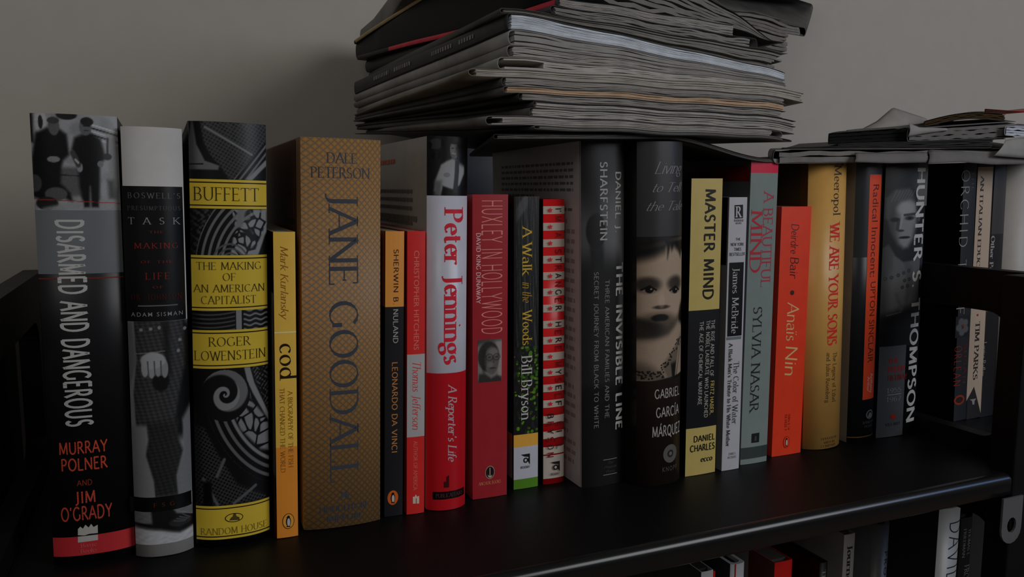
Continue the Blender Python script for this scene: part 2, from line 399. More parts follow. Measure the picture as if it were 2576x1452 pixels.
def engrave(U, V, kind):
    W = U * 1.0
    I = new(U, .09)
    A = {'top': .72, 'mid': .58, 'low': .22, 'scroll': 1.75}[kind]
    Y = V * A
    cross = np.maximum(np.cos((U + Y * .7) * 62) ** 8, np.cos((U * .5 - Y) * 68) ** 8)
    r = np.random.RandomState({'top': 1, 'mid': 2, 'low': 3, 'scroll': 4}[kind])
    def web(x0, y0, sc):
        d1 = np.full(U.shape, 9.); d2 = np.full(U.shape, 9.)
        for k in range(70):
            px, py = r.rand(), r.rand() * A
            d = np.hypot(U - px, Y - py)
            d2 = np.minimum(d2, np.maximum(d, d1)); d1 = np.minimum(d1, d)
        return sm((d2 - d1) * 45 - .5)
    if kind == 'top':
        fine = poly(U, V, [(.12, .0), (1.0, .0), (1.0, .38), (.62, 1.0), (.5, 1.0), (.38, .75), (.22, .55)], .02)
        put(I, fine * cross * .8, .42); put(I, fine * (.35 + .3 * blotch(U, V, 5, 6, 5)).clip(0, 1), .35)
        put(I, seg(U, V, .2, .1, .8, .55, .014, A), .55)
        put(I, poly(U, V, [(.0, .3), (.03, 0), (.06, 0), (.10, .4), (.2, .68), (.38, .76), (.36, .84), (-.05, .84), (-.05, .3)], .02), .50)
        put(I, poly(U, V, [(.06, .0), (.14, .0), (.17, .35), (.32, .72), (.38, .76), (.2, .68), (.10, .4)], .02), .05)
        put(I, seg(U, V, -.02, .75, .17, .74, .008, A), .08)
        d = (Y / A - 1.0) * .55 + (U - .62) * .9
        lines = sm(np.cos((U * .86 + V * .5) * 90) * 2)
        band = poly(U, V, [(.55, 1.0), (1.0, .30), (1.0, .75), (.80, 1.0)], .01)
        put(I, band, .10); put(I, band * lines, .5); put(I, seg(U, V, .76, 1.0, 1.0, .68, .03, A), .62)
    elif kind == 'mid':
        rr = np.hypot((U - 1.05) * 1.0, (Y - .75) * .9)
        put(I, sm(np.cos(rr * 75) * 1.6) * ((rr > .62) & (rr < 1.0)), .52)
        put(I, sm((blotch(U, V, 8, 9, 9) + .1) * 3) * (rr >= 1.0), .3)
        m = poly(U, V, [(.52, .0), (1.0, .0), (1.0, .30), (.82, 1.0), (.50, 1.0), (.55, .5)], .02)
        put(I, m * web(0, 0, 1), .66)
        put(I, poly(U, V, [(.60, .0), (.72, 0), (.66, .38), (.56, .42)], .03), .55)
        put(I, poly(U, V, [(1.0, .25), (1.0, .48), (.88, 1.0), (.80, 1.0)], .02), .66)
        put(I, poly(U, V, [(1.0, .5), (1.02, 1), (.88, 1.0)], .02), .12)
        rr = np.hypot(U - .5, (Y - A * 1.15))
        put(I, (rr < .26) * sm(np.cos(rr * 110) * 1.5), .4)
    elif kind == 'low':
        put(I, sm(np.cos((V * A + .25 * (U - .2) ** 2) * 130) * 1.5) * (U < .55), .34)
        put(I, sm(np.cos((V * A + .01 * np.sin(U * 40)) * 110) * 1.5) * (U > .66), .55)
        put(I, (U > .56) * (U < .64) * 1.0, .62)
    else:
        cx, cy = .40, .33
        dx, dy = U - cx, Y - cy; rr = np.hypot(dx, dy); th = np.arctan2(dy, dx)
        fine = poly(U, V, [(-.05, .40), (.12, .42), (.30, .62), (.55, .85), (.95, .97), (.95, 1.0), (-.05, 1.0)], .02)
        put(I, fine * cross * .75, .4)
        put(I, seg(U, V, .10, .80, .28, .99, .02, A) + seg(U, V, .38, .66, .28, .78, .02, A) + seg(U, V, .5, .99, .80, .88, .02, A), .42)
        put(I, poly(U, V, [(.10, .82), (.20, .82), (.22, 1), (.10, 1)], .02), .04)
        R1 = np.hypot(U - 1.62, Y - .18)
        sweep = (R1 > .86) & (R1 < 1.50) & (V > .12) & (rr > .34)
        put(I, sweep * sm(np.cos(R1 * 62) * 1.7), .46)
        put(I, sweep * sm(1 - abs(R1 - 1.22) / .035), .62); put(I, sweep * sm(1 - abs(R1 - 1.05) / .02), .5)
        m = poly(U, V, [(.50, .30), (.68, .18), (1.0, .42), (1.0, .64), (.88, .62), (.60, .45)], .02)
        put(I, m, .08); put(I, m * web(0, 0, 1), .6)
        put(I, poly(U, V, [(.66, .0), (.74, 0), (.80, .12), (1.0, .36), (1.0, .42), (.78, .2), (.70, .1)], .01), .62)
        up = poly(U, V, [(.76, .0), (1.0, 0), (1.0, .34), (.84, .14)], .02)
        put(I, up * sm((blotch(U, V, 9, 14, 30)) * 4), .38)
        sp = sm(np.cos(th + np.log(rr + .02) * 4.5) * 1.8)
        put(I, (rr < .34) * 1.0, .10); put(I, (rr < .31) * sp, .5); put(I, sm((.05 - rr) / .02), .05)
        put(I, (rr < .2) * sp, .62)
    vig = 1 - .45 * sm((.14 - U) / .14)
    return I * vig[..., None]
def pic_eng_top(U, V): return engrave(U, V, 'top')
def pic_eng_mid(U, V): return engrave(U, V, 'mid')
def pic_eng_low(U, V): return engrave(U, V, 'low')
def pic_eng_scroll(U, V): return engrave(U, V, 'scroll')

def pic_shirt_man(U, V):
    A = 1.4
    I = new(U, .13)
    put(I, ell(U, V, .17, .13, .14, .09), .27)
    for cx, cy in ((.06, .15), (.31, .12), (.12, .32), (.24, .32)): put(I, ell(U, V, cx, cy, .035, .06), .07)
    put(I, poly(U, V, [(.28, .48), (.40, .42), (.55, .37), (.66, .40), (.80, .42), (.88, .48), (.87, .62), (.74, .82), (.56, .90), (.34, .86), (.26, 1.0), (.14, .92), (.17, .72)], .03), .74)
    put(I, poly(U, V, [(.15, .75), (.30, .75), (.28, 1.0), (.14, 1.0)], .05), .5)
    put(I, poly(U, V, [(.32, .84), (.55, .90), (.9, .80), (1, 1), (.3, 1.0)], .03), .09)
    put(I, ell(U, V, .42, .65, .08, .04) * .4, .4)
    put(I, poly(U, V, [(.62, .40), (.72, .38), (.72, .58), (.68, .95), (.56, .95), (.60, .7)], .02), .2)
    put(I, poly(U, V, [(.73, .28), (.98, .3), (.9, .50), (.72, .44)], .06), .1)
    put(I, ell(U, V, .595, .24, .105, .14), .48); put(I, ell(U, V, .55, .20, .06, .10) * .6, .66)
    put(I, ell(U, V, .72, .22, .07, .16) * .8, .18)
    put(I, ell(U, V, .60, .08, .13, .05), .07)
    put(I, seg(U, V, .53, .20, .58, .20, .008) + seg(U, V, .64, .20, .68, .20, .008), .15)
    put(I, seg(U, V, .54, .285, .62, .29, .01), .75)
    put(I, poly(U, V, [(.9, 0), (1.05, 0), (1.05, 1), (.88, 1), (.93, .5)], .04), .08)
    return I + grain(U, .04, 5)[..., None]

def pic_glasses_man(U, V):
    A = 1.75
    I = new(U, .60)
    put(I, poly(U, V, [(.72, -.05), (1.05, -.05), (1.05, 1), (.85, 1), (.8, .4)], .06), .72)
    put(I, poly(U, V, [(-.1, -.1), (1.1, -.1), (1.1, .02), (.5, .05), (-.1, .15)], .08), .35)
    put(I, ell(U, V, .45, .40, .44, .36, .2), .24)
    put(I, ell(U, V, .57, .50, .30, .33, .3), .46)
    put(I, ell(U, V, .66, .30, .20, .09, .8), .56); put(I, ell(U, V, .52, .60, .13, .06, .8), .54)
    for cx in (.48, .78):
        d = np.hypot((U - cx) / .14, (V - .42) / .075); put(I, sm(1 - abs(d - 1) / .22) * .7, .18); put(I, ell(U, V, cx, .42, .06, .02, .8) * .7, .2)
    put(I, seg(U, V, .63, .45, .66, .54, .03, A) * .6, .3)
    put(I, ell(U, V, .62, .68, .14, .022, .7) * .8, .24)
    put(I, ell(U, V, .25, .5, .10, .3, .8) * .6, .2)
    put(I, poly(U, V, [(.0, 1.05), (.05, .80), (.30, .80), (.55, .92), (.8, .85), (1.0, .9), (1.0, 1.05)], .05), .26)
    I *= np.array([1.02, .98, .93])
    return I + grain(U, .06, 6)[..., None]

def pic_bark(U, V):
    I = new(U, .17)
    s = blotch(U, V, 11, 7, 1.5) + blotch(U, V, 12, 14, 4) * .7
    put(I, sm(s * 2), .33); put(I, sm(-s * 2 - .3), .07)
    put(I, seg(U, V, .1, .12, .5, .02, .05) * .7, .45)
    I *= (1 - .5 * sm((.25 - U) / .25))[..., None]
    return I + grain(U, .07, 8)[..., None]

def pic_leaves(U, V):
    I = new(U, .14); A = 4
    put(I, sm(blotch(U, V, 13, 4, 6) * 2) * .5, .28)
    r = np.random.RandomState(5)
    for k in range(150):
        cx = r.rand() ** .7; cy = r.rand()
        if r.rand() > .45 + .5 * cx - .3 * (cy > .55): continue
        g = r.uniform(.35, .75); rx = r.uniform(.025, .07)
        put(I, ell(U, V, cx, cy, rx, rx / A * r.uniform(.8, 1.6)), (g * .62, g, .10))
    for k in range(12): put(I, ell(U, V, r.rand(), r.rand(), .03, .008), (.55, .32, .08))
    return I + grain(U, .05, 9)[..., None]

def pic_silhouettes(U, V):
    A = 8
    I = new(U, .16)
    put(I, sm((V - .05) / .2)[...] * sm((.75 - V) / .5), .36)
    put(I, ell(U, V, .95, .33, .5, .22, 1.2), .50)
    put(I, poly(U, V, [(-.1, -.05), (.35, -.05), (.38, .2), (-.1, .12)], .1), .11)
    put(I, ell(U, V, .32, .25, .22, .05, .15), .15)
    put(I, poly(U, V, [(.18, .27), (.45, .27), (.52, .325), (.85, .33), (.97, .37), (1.05, .52), (.9, .56), (.80, .80), (.05, .80), (-.1, .40), (-.1, .335), (.18, .325)], .05), .16)
    put(I, poly(U, V, [(.22, .60), (.45, .44), (.80, .62), (.70, .70), (.25, .70)], .1), .20)
    put(I, poly(U, V, [(.88, .40), (1.05, .38), (1.05, .70), (.9, .72)], .08), .50)
    put(I, sm((V - .68) / .04), .11)
    return I + grain(U, .02, 10)[..., None]

def sepia(I):
    g = I[..., 0:1]
    return np.concatenate([g * 1.03, g * .88 + .01, g * .74 + .015], -1)

def pic_baby(U, V):
    A = 3.15
    I = new(U, .80)
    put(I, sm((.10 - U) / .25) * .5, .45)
    put(I, sm((.075 - V + .10 * (.45 - U)) / .06), .14)
    put(I, poly(U, V, [(-.1, .05), (.55, .04), (.50, .10), (.30, .135), (.15, .15), (-.1, .17)], .05), .10)
    put(I, poly(U, V, [(.50, .02), (1.1, .02), (1.1, .10), (.96, .115), (.93, .15), (.85, .11), (.78, .09), (.72, .075), (.66, .10), (.62, .075), (.56, .15), (.55, .08)], .03), .13)
    put(I, sm((.035 - V) / .04), .16)
    for cx, cy, rx in ((.17, .335, .24), (.76, .335, .19)):
        put(I, ell(U, V, cx, cy - .008, rx * 1.0, .052, .9) * .9, .22)
    for cx, cy in ((.20, .365), (.755, .378)):
        put(I, ell(U, V, cx, cy, .13, .022, .4), .62)
        put(I, ell(U, V, cx, cy - .004, .075, .024, .35), .07)
        put(I, ell(U, V, cx + .03, cy - .008, .018, .006), .75)
        put(I, seg(U, V, cx - .13, cy - .004, cx, cy - .028, .02, A) + seg(U, V, cx, cy - .028, cx + .12, cy - .002, .02, A), .1)
    put(I, ell(U, V, .44, .485, .17, .014, .8) * .85, .2)
    put(I, ell(U, V, .44, .44, .07, .05, .9) * .5, .92)
    put(I, ell(U, V, .38, .60, .42, .075, .9) * .75, .30)
    put(I, ell(U, V, .41, .56, .18, .026, .5), .12)
    put(I, ell(U, V, .42, .60, .16, .02, .8) * .8, .42)
    put(I, sm((V - .55 - .10 * (U - .2)) / .05) * sm((.72 - V) / .05) * sm((.62 - U) / .3) * .8, .15)
    put(I, poly(U, V, [(1.1, .47), (.98, .49), (.90, .56), (.80, .63), (.60, .69), (.30, .72), (-.1, .72), (-.1, .66), (.3, .66), (.6, .64), (.78, .59), (.88, .54), (.95, .48), (1.1, .44)], .05) * .8, .2)
    put(I, poly(U, V, [(.92, .50), (1.1, .44), (1.1, .68), (.98, .62), (.86, .60)], .03), .12)
    put(I, poly(U, V, [(-.1, .74), (.30, .72), (.60, .69), (.78, .62), (.86, .60), (1.0, .68), (1.1, .80), (1.1, 1.1), (-.1, 1.1)], .05), .76)
    put(I, poly(U, V, [(-.1, .86), (.2, .89), (.45, .95), (.6, 1.02), (-.1, 1.02)], .05) * .8, .38)
    put(I, poly(U, V, [(.45, .90), (.70, .80), (.95, .70), (.82, .88), (.78, 1.0), (.60, 1.0)], .03) * .55, .3)
    r = np.random.RandomState(3)
    for k in range(46):
        t = r.rand(); put(I, ell(U, V, .45 + .5 * t + r.uniform(-.05, .05), .92 - .2 * t + r.uniform(-.025, .03), .018, .006), .15)
        put(I, ell(U, V, r.rand() * .5, .93 + r.rand() * .06, .02, .006), .15)
    put(I, poly(U, V, [(.66, .89), (.80, .88), (.76, 1.0), (.70, 1.0)], .02), .14)
    put(I, seg(U, V, .98, .72, .80, 1.0, .01, A), .3)
    put(I, sm((V - .985 + .04 * (U - .5)) / .012), .13)
    return sepia(I + grain(U, .05, 11)[..., None])

def pic_portrait(U, V):
    A = 5.4
    I = new(U, .13)
    put(I, sm((U - .45) / .4) * sm((.30 - V) / .12), .30)
    shirt = poly(U, V, [(-.1, .50), (.12, .46), (.28, .515), (.5, .55), (.8, .545), (1.1, .50), (1.1, .80), (.5, .82), (-.1, .86)], .05, A)
    put(I, shirt, .42)
    put(I, shirt * sm((.30 - U) / .35), .24)
    put(I, shirt * sm(blotch(U, V, 21, 2, 3) * 3) * .5, .30)
    put(I, poly(U, V, [(.26, .44), (.78, .42), (.86, .52), (.70, .545), (.48, .545), (.30, .51)], .06, A), .17)
    face = poly(U, V, [(.10, .25), (.28, .19), (.66, .19), (.82, .26), (.83, .36), (.74, .43), (.60, .475), (.48, .48), (.34, .455), (.20, .40), (.11, .33)], .09, A)
    put(I, face, .60)
    put(I, face * sm((.46 - U) / .34) * .85, .20)
    put(I, face * sm((U - .62) / .25) * sm((V - .33) / .06) * .6, .28)
    put(I, ell(U, V, .50, .275, .22, .035, .9) * .7, .74)
    put(I, poly(U, V, [(.02, .32), (.02, .22), (.22, .175), (.60, .168), (.92, .20), (.95, .30), (.86, .30), (.78, .245), (.60, .228), (.36, .238), (.20, .265), (.12, .33)], .07, A), .34)
    put(I, poly(U, V, [(.62, .168), (.95, .20), (.97, .32), (.86, .31), (.80, .25)], .06, A) * .8, .12)
    for k in range(7): put(I, seg(U, V, .15 + k * .07, .235, .26 + k * .08, .182, .014, A) * .5, .48)
    put(I, ell(U, V, .90, .325, .05, .022, .6), .36)
    put(I, seg(U, V, .48, .308, .78, .304, .035, A) * .8, .2)
    put(I, ell(U, V, .62, .325, .13, .011, .7) * .85, .2); put(I, ell(U, V, .62, .325, .05, .006, .6), .08)
    put(I, ell(U, V, .24, .33, .10, .011, .8) * .9, .1)
    put(I, seg(U, V, .42, .31, .38, .375, .03, A) * .6, .72)
    put(I, seg(U, V, .33, .33, .31, .38, .04, A) * .6, .16); put(I, ell(U, V, .40, .388, .08, .006, .7) * .8, .16)
    put(I, ell(U, V, .50, .424, .15, .007, .6), .14); put(I, ell(U, V, .52, .437, .11, .006, .8) * .7, .62)
    for k, (cx, cy) in enumerate(((.08, .635), (.22, .63), (.38, .62), (.52, .61), (.66, .60), (.55, .65), (.68, .645), (.50, .685), (.64, .68))):
        put(I, ell(U, V, cx, cy, .045, .010, .4) * .7, .16); put(I, ell(U, V, cx, cy, .02, .004, .4) * .7, .38)
    put(I, sm((V - .80 + .06 * U) / .06) * .92, .12)
    put(I, seg(U, V, .15, .83, .50, .815, .015, A) + seg(U, V, .35, .72, .50, .80, .05, A) * .7, .36)
    put(I, sm((V - .90) / .04), .09)
    return I + grain(U, .03, 12)[..., None]

def pic_flower(U, V):
    I = new(U, .17)
    for a in range(5):
        t = a * 1.257 + .5; put(I, ell(U, V, .5 + .26 * math.cos(t), .5 + .26 * math.sin(t), .2, .17, .5), .42)
    put(I, ell(U, V, .55, .45, .06, .06), (.7, .2, .1))
    return I

def pic_sleeve(U, V):
    I = new(U, .11)
    put(I, sm(blotch(U, V, 31, 4, 3) * 3) * .6, .22)
    for cx, cy, r in ((.3, .35, .22), (.42, .38, .3), (.66, .5, .2)):
        d = np.hypot((U - cx), (V - cy) * .6); put(I, sm(1 - abs(d - r * .5) / .012), .4)
    put(I, sm(blotch(U, V, 33, 9, 9) * 5 - 2) * (U > .5), (.35, .35, .1))
    return I
PICS = {k[4:]: f for k, f in list(globals().items()) if k.startswith('pic_')}

# ---------------------------------------------------------------- books
def make_book(b):
    w, h, D, bulge = b['w'], b['h'], b['D'], b['bulge']
    hard = b['kind'] == 'hard'
    root = empty('hardcover_book' if hard else 'paperback_book', (b['X'], b['Y'], b['z0']), (0, b['lean'], b.get('yaw', 0)))
    tag(root, b['label'], 'book', b['group'])
    e = 2.6 if hard else 2.2
    def sy(u):
        return -bulge * (1 - abs(2 * u - 1) ** e)
    gloss = b.get('gloss', .35)
    th = .0028 if hard else .0006
    ins = .003 if hard else 0.0004
    N = 18
    # spine strip, boards, as one wrapped cover
    outer = [(0, D), (0, D * .5), (0, .004)] + [(w * (.5 - .5 * math.cos(math.pi * k / N)), sy(.5 - .5 * math.cos(math.pi * k / N))) for k in range(N + 1)] + [(w, .004), (w, D * .5), (w, D)]
    inner = [(th, D), (th, D * .5), (th, .004 + th)] + [(th + (w - 2 * th) * (.5 - .5 * math.cos(math.pi * k / N)), sy(.5 - .5 * math.cos(math.pi * k / N)) + th) for k in range(N + 1)] + [(w - th, .004 + th), (w - th, D * .5), (w - th, D)]
    n = len(outer); V = []
    for z in (0, h):
        V += [(x, y, z) for x, y in outer] + [(x, y, z) for x, y in inner]
    F = []
    for i in range(n - 1):
        F.append((i, i + 1, 2 * n + i + 1, 2 * n + i))
        F.append((n + i + 1, n + i, 3 * n + i, 3 * n + i + 1))
        F.append((2 * n + i, 2 * n + i + 1, 3 * n + i + 1, 3 * n + i))
        F.append((i + 1, i, n + i, n + i + 1))
    F.append((0, 2 * n, 3 * n, n)); F.append((n - 1, 2 * n - 1, 4 * n - 1, 3 * n - 1))
    sm_ = lattice_mat(*b['lattice']) if 'lattice' in b else mat(b['col'], gloss, .4, .04, 90)
    cov = pyobj('dust_jacket' if hard else 'cover', V, F, sm_, root)
    me = cov.data
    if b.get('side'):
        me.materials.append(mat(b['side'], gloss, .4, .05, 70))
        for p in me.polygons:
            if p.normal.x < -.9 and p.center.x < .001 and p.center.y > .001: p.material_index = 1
    for p in me.polygons:
        if abs(p.normal.z) < .1 and p.center.y < .002 and bulge > .0008: p.use_smooth = True
    # page block with gathered leaves
    pw0, pw1 = th + .0002, w - th - .0002
    bm = bmesh.new()
    box_bm(bm, pw0, pw1, .006, D - ins, ins, h - ins)
    pages = bm_obj('page_block', bm, mat(b.get('page', (92, 88, 78)), .8, .1, .2, 900), root)
    if hard and b.get('boards'):
        bm = bmesh.new(); box_bm(bm, -.0001, th, .008, D + .0006, -.0001, h + .0006)
        bm_obj('board', bm, mat(b['boards'], .6, .2), root)

    def place(V2, F2, off, name, material, smooth=False):
        "V2 holds (u, v) on the spine; wraps it on the curved spine"
        u = V2[:, 0]; v = V2[:, 1]
        y = -bulge * (1 - np.abs(2 * np.clip(u, 0, 1) - 1) ** e) - off
        co = np.stack([u * w, y, (1 - v) * h], 1)
        me = bpy.data.meshes.new(name); me.from_pydata(co.tolist(), [], F2); me.update()
        return link(name, me, material, root)
    def grid(u0, u1, v0, v1, nx, ny):
        us = np.linspace(u0, u1, nx + 1); vs = np.linspace(v0, v1, ny + 1)
        UU, VV = np.meshgrid(us, vs)
        V2 = np.stack([UU.ravel(), VV.ravel()], 1)
        idx = np.arange((nx + 1) * (ny + 1)).reshape(ny + 1, nx + 1)
        F2 = np.stack([idx[1:, :-1].ravel(), idx[1:, 1:].ravel(), idx[:-1, 1:].ravel(), idx[:-1, :-1].ravel()], 1).tolist()
        return V2, F2, UU, VV
    base_off = .00008
    for i, d in enumerate(b['decor']):
        kind, name = d[0], d[1]
        off = base_off + i * .000025
        if kind == 'band':
            _, _, u0, u1, v0, v1, c = d
            V2, F2, _, _ = grid(u0, u1, v0, v1, 28 if bulge > .0008 else 4, 1)
            o = place(V2, F2, off, name, mat(c, gloss, .4, .03, 90))
            if bulge > .0008: o.data.polygons.foreach_set('use_smooth', [True] * len(o.data.polygons))
        elif kind == 'pan':
            _, _, fn, u0, u1, v0, v1, nx, ny = d
            V2, F2, UU, VV = grid(u0, u1, v0, v1, nx, ny)
            I = np.clip(PICS[fn]((UU - u0) / (u1 - u0), (VV - v0) / (v1 - v0)), 0, 1)
            o = place(V2, F2, off, name, print_mat())
            at = o.data.attributes.new('ink', 'FLOAT_COLOR', 'POINT')
            A = np.ones((len(V2), 4), np.float32); A[:, :3] = .74 * I.reshape(-1, 3) ** 2.2
            at.data.foreach_set('color', A.ravel())
            if bulge > .0008: o.data.polygons.foreach_set('use_smooth', [True] * len(o.data.polygons))
        elif kind == 'text':
            _, _, s, font, orient, u0, u1, v0, v1, c = d
            V2, F2 = letters(s, font)
            if not len(V2): continue
            if orient == 'V':
                P = np.stack([u0 + V2[:, 1] * (u1 - u0), v0 + V2[:, 0] * (v1 - v0)], 1)
            else:
                P = np.stack([u0 + V2[:, 0] * (u1 - u0), v1 - V2[:, 1] * (v1 - v0)], 1)
            if bulge > .0008:
                bm = bmesh.new(); vs = [bm.verts.new((p[0], p[1], 0)) for p in P]
                for f in F2:
                    try: bm.faces.new([vs[k] for k in f])
                    except ValueError: pass
                lo, hi = P[:, 0].min(), P[:, 0].max(); m_ = int((hi - lo) * 26)
                for k in range(1, m_ + 1):
                    bmesh.ops.bisect_plane(bm, geom=bm.verts[:] + bm.edges[:] + bm.faces[:], plane_co=(lo + (hi - lo) * k / (m_ + 1), 0, 0), plane_no=(1, 0, 0))
                bm.verts.index_update()
                P = np.array([v.co[:2] for v in bm.verts]); F2 = [[v.index for v in f.verts] for f in bm.faces]; bm.free()
            place(P, F2, off, name, mat(c, .45, .3, 0))
        elif kind == 'poly':
            _, _, pts, c = d
            P = np.array(pts, float); lo, hi = P[:, 0].min(), P[:, 0].max()
            bm = bmesh.new(); f = bm.faces.new([bm.verts.new((p[0], p[1], 0)) for p in P])
            if len(pts) > 4: bmesh.ops.triangulate(bm, faces=[f])
            m_ = int((hi - lo) * 24)
            for k in range(1, m_ + 1):
                bmesh.ops.bisect_plane(bm, geom=bm.verts[:] + bm.edges[:] + bm.faces[:], plane_co=(lo + (hi - lo) * k / (m_ + 1), 0, 0), plane_no=(1, 0, 0))
            bm.verts.index_update()
            P = np.array([v.co[:2] for v in bm.verts]); F2 = [[v.index for v in f.verts] for f in bm.faces]; bm.free()
            place(P, F2, off, name, mat(c, .45, .3, 0))
        elif kind == 'ell':
            _, _, cu, cv, ru, rv, c = d
            pts = [(cu + ru * math.cos(t * math.pi / 16), cv + rv * math.sin(t * math.pi / 16)) for t in range(32)]
            place(np.array([(cu, cv)] + pts), [(0, 1 + k, 1 + (k + 1) % 32) for k in range(32)], off, name, mat(c, .45, .3, 0))
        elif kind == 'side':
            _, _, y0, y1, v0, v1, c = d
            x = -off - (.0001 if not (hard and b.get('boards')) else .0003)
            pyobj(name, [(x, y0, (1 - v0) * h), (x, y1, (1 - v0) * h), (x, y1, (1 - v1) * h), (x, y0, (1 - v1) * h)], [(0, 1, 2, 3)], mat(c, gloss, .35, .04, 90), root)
        elif kind == 'sidetext':
            _, _, s, font, y0, y1, v0, v1, c = d
            V2, F2 = letters(s, font)
            x = -off - .0001
            co = [(x, y1 - p[0] * (y1 - y0), (1 - v1) * h + p[1] * (v1 - v0) * h) for p in V2]
            pyobj(name, co, F2, mat(c, .5, .3, 0), root)
        elif kind == 'blurb':
            _, _, y0, y1, v0, v1, rows, c = d
            x = -off - .0001; V, F = [], []; rr = random.Random(int(y1 * 1e5) + rows)
            for r in range(rows):
                z = (1 - (v0 + (v1 - v0) * (r + .5) / rows)) * h; hh = (v1 - v0) * h / rows * .22
                y = y1; end = y0 + (y1 - y0) * rr.choice([0, 0, 0, .1, .5])
                while y > end:
                    L = rr.uniform(.003, .009); ye = max(end, y - L)
                    i = len(V); V += [(x, y, z - hh), (x, ye, z - hh), (x, ye, z + hh), (x, y, z + hh)]; F.append((i, i + 1, i + 2, i + 3)); y = ye - .0016
            pyobj(name, V, F, mat(c, .5, .3, 0), root)
    return root

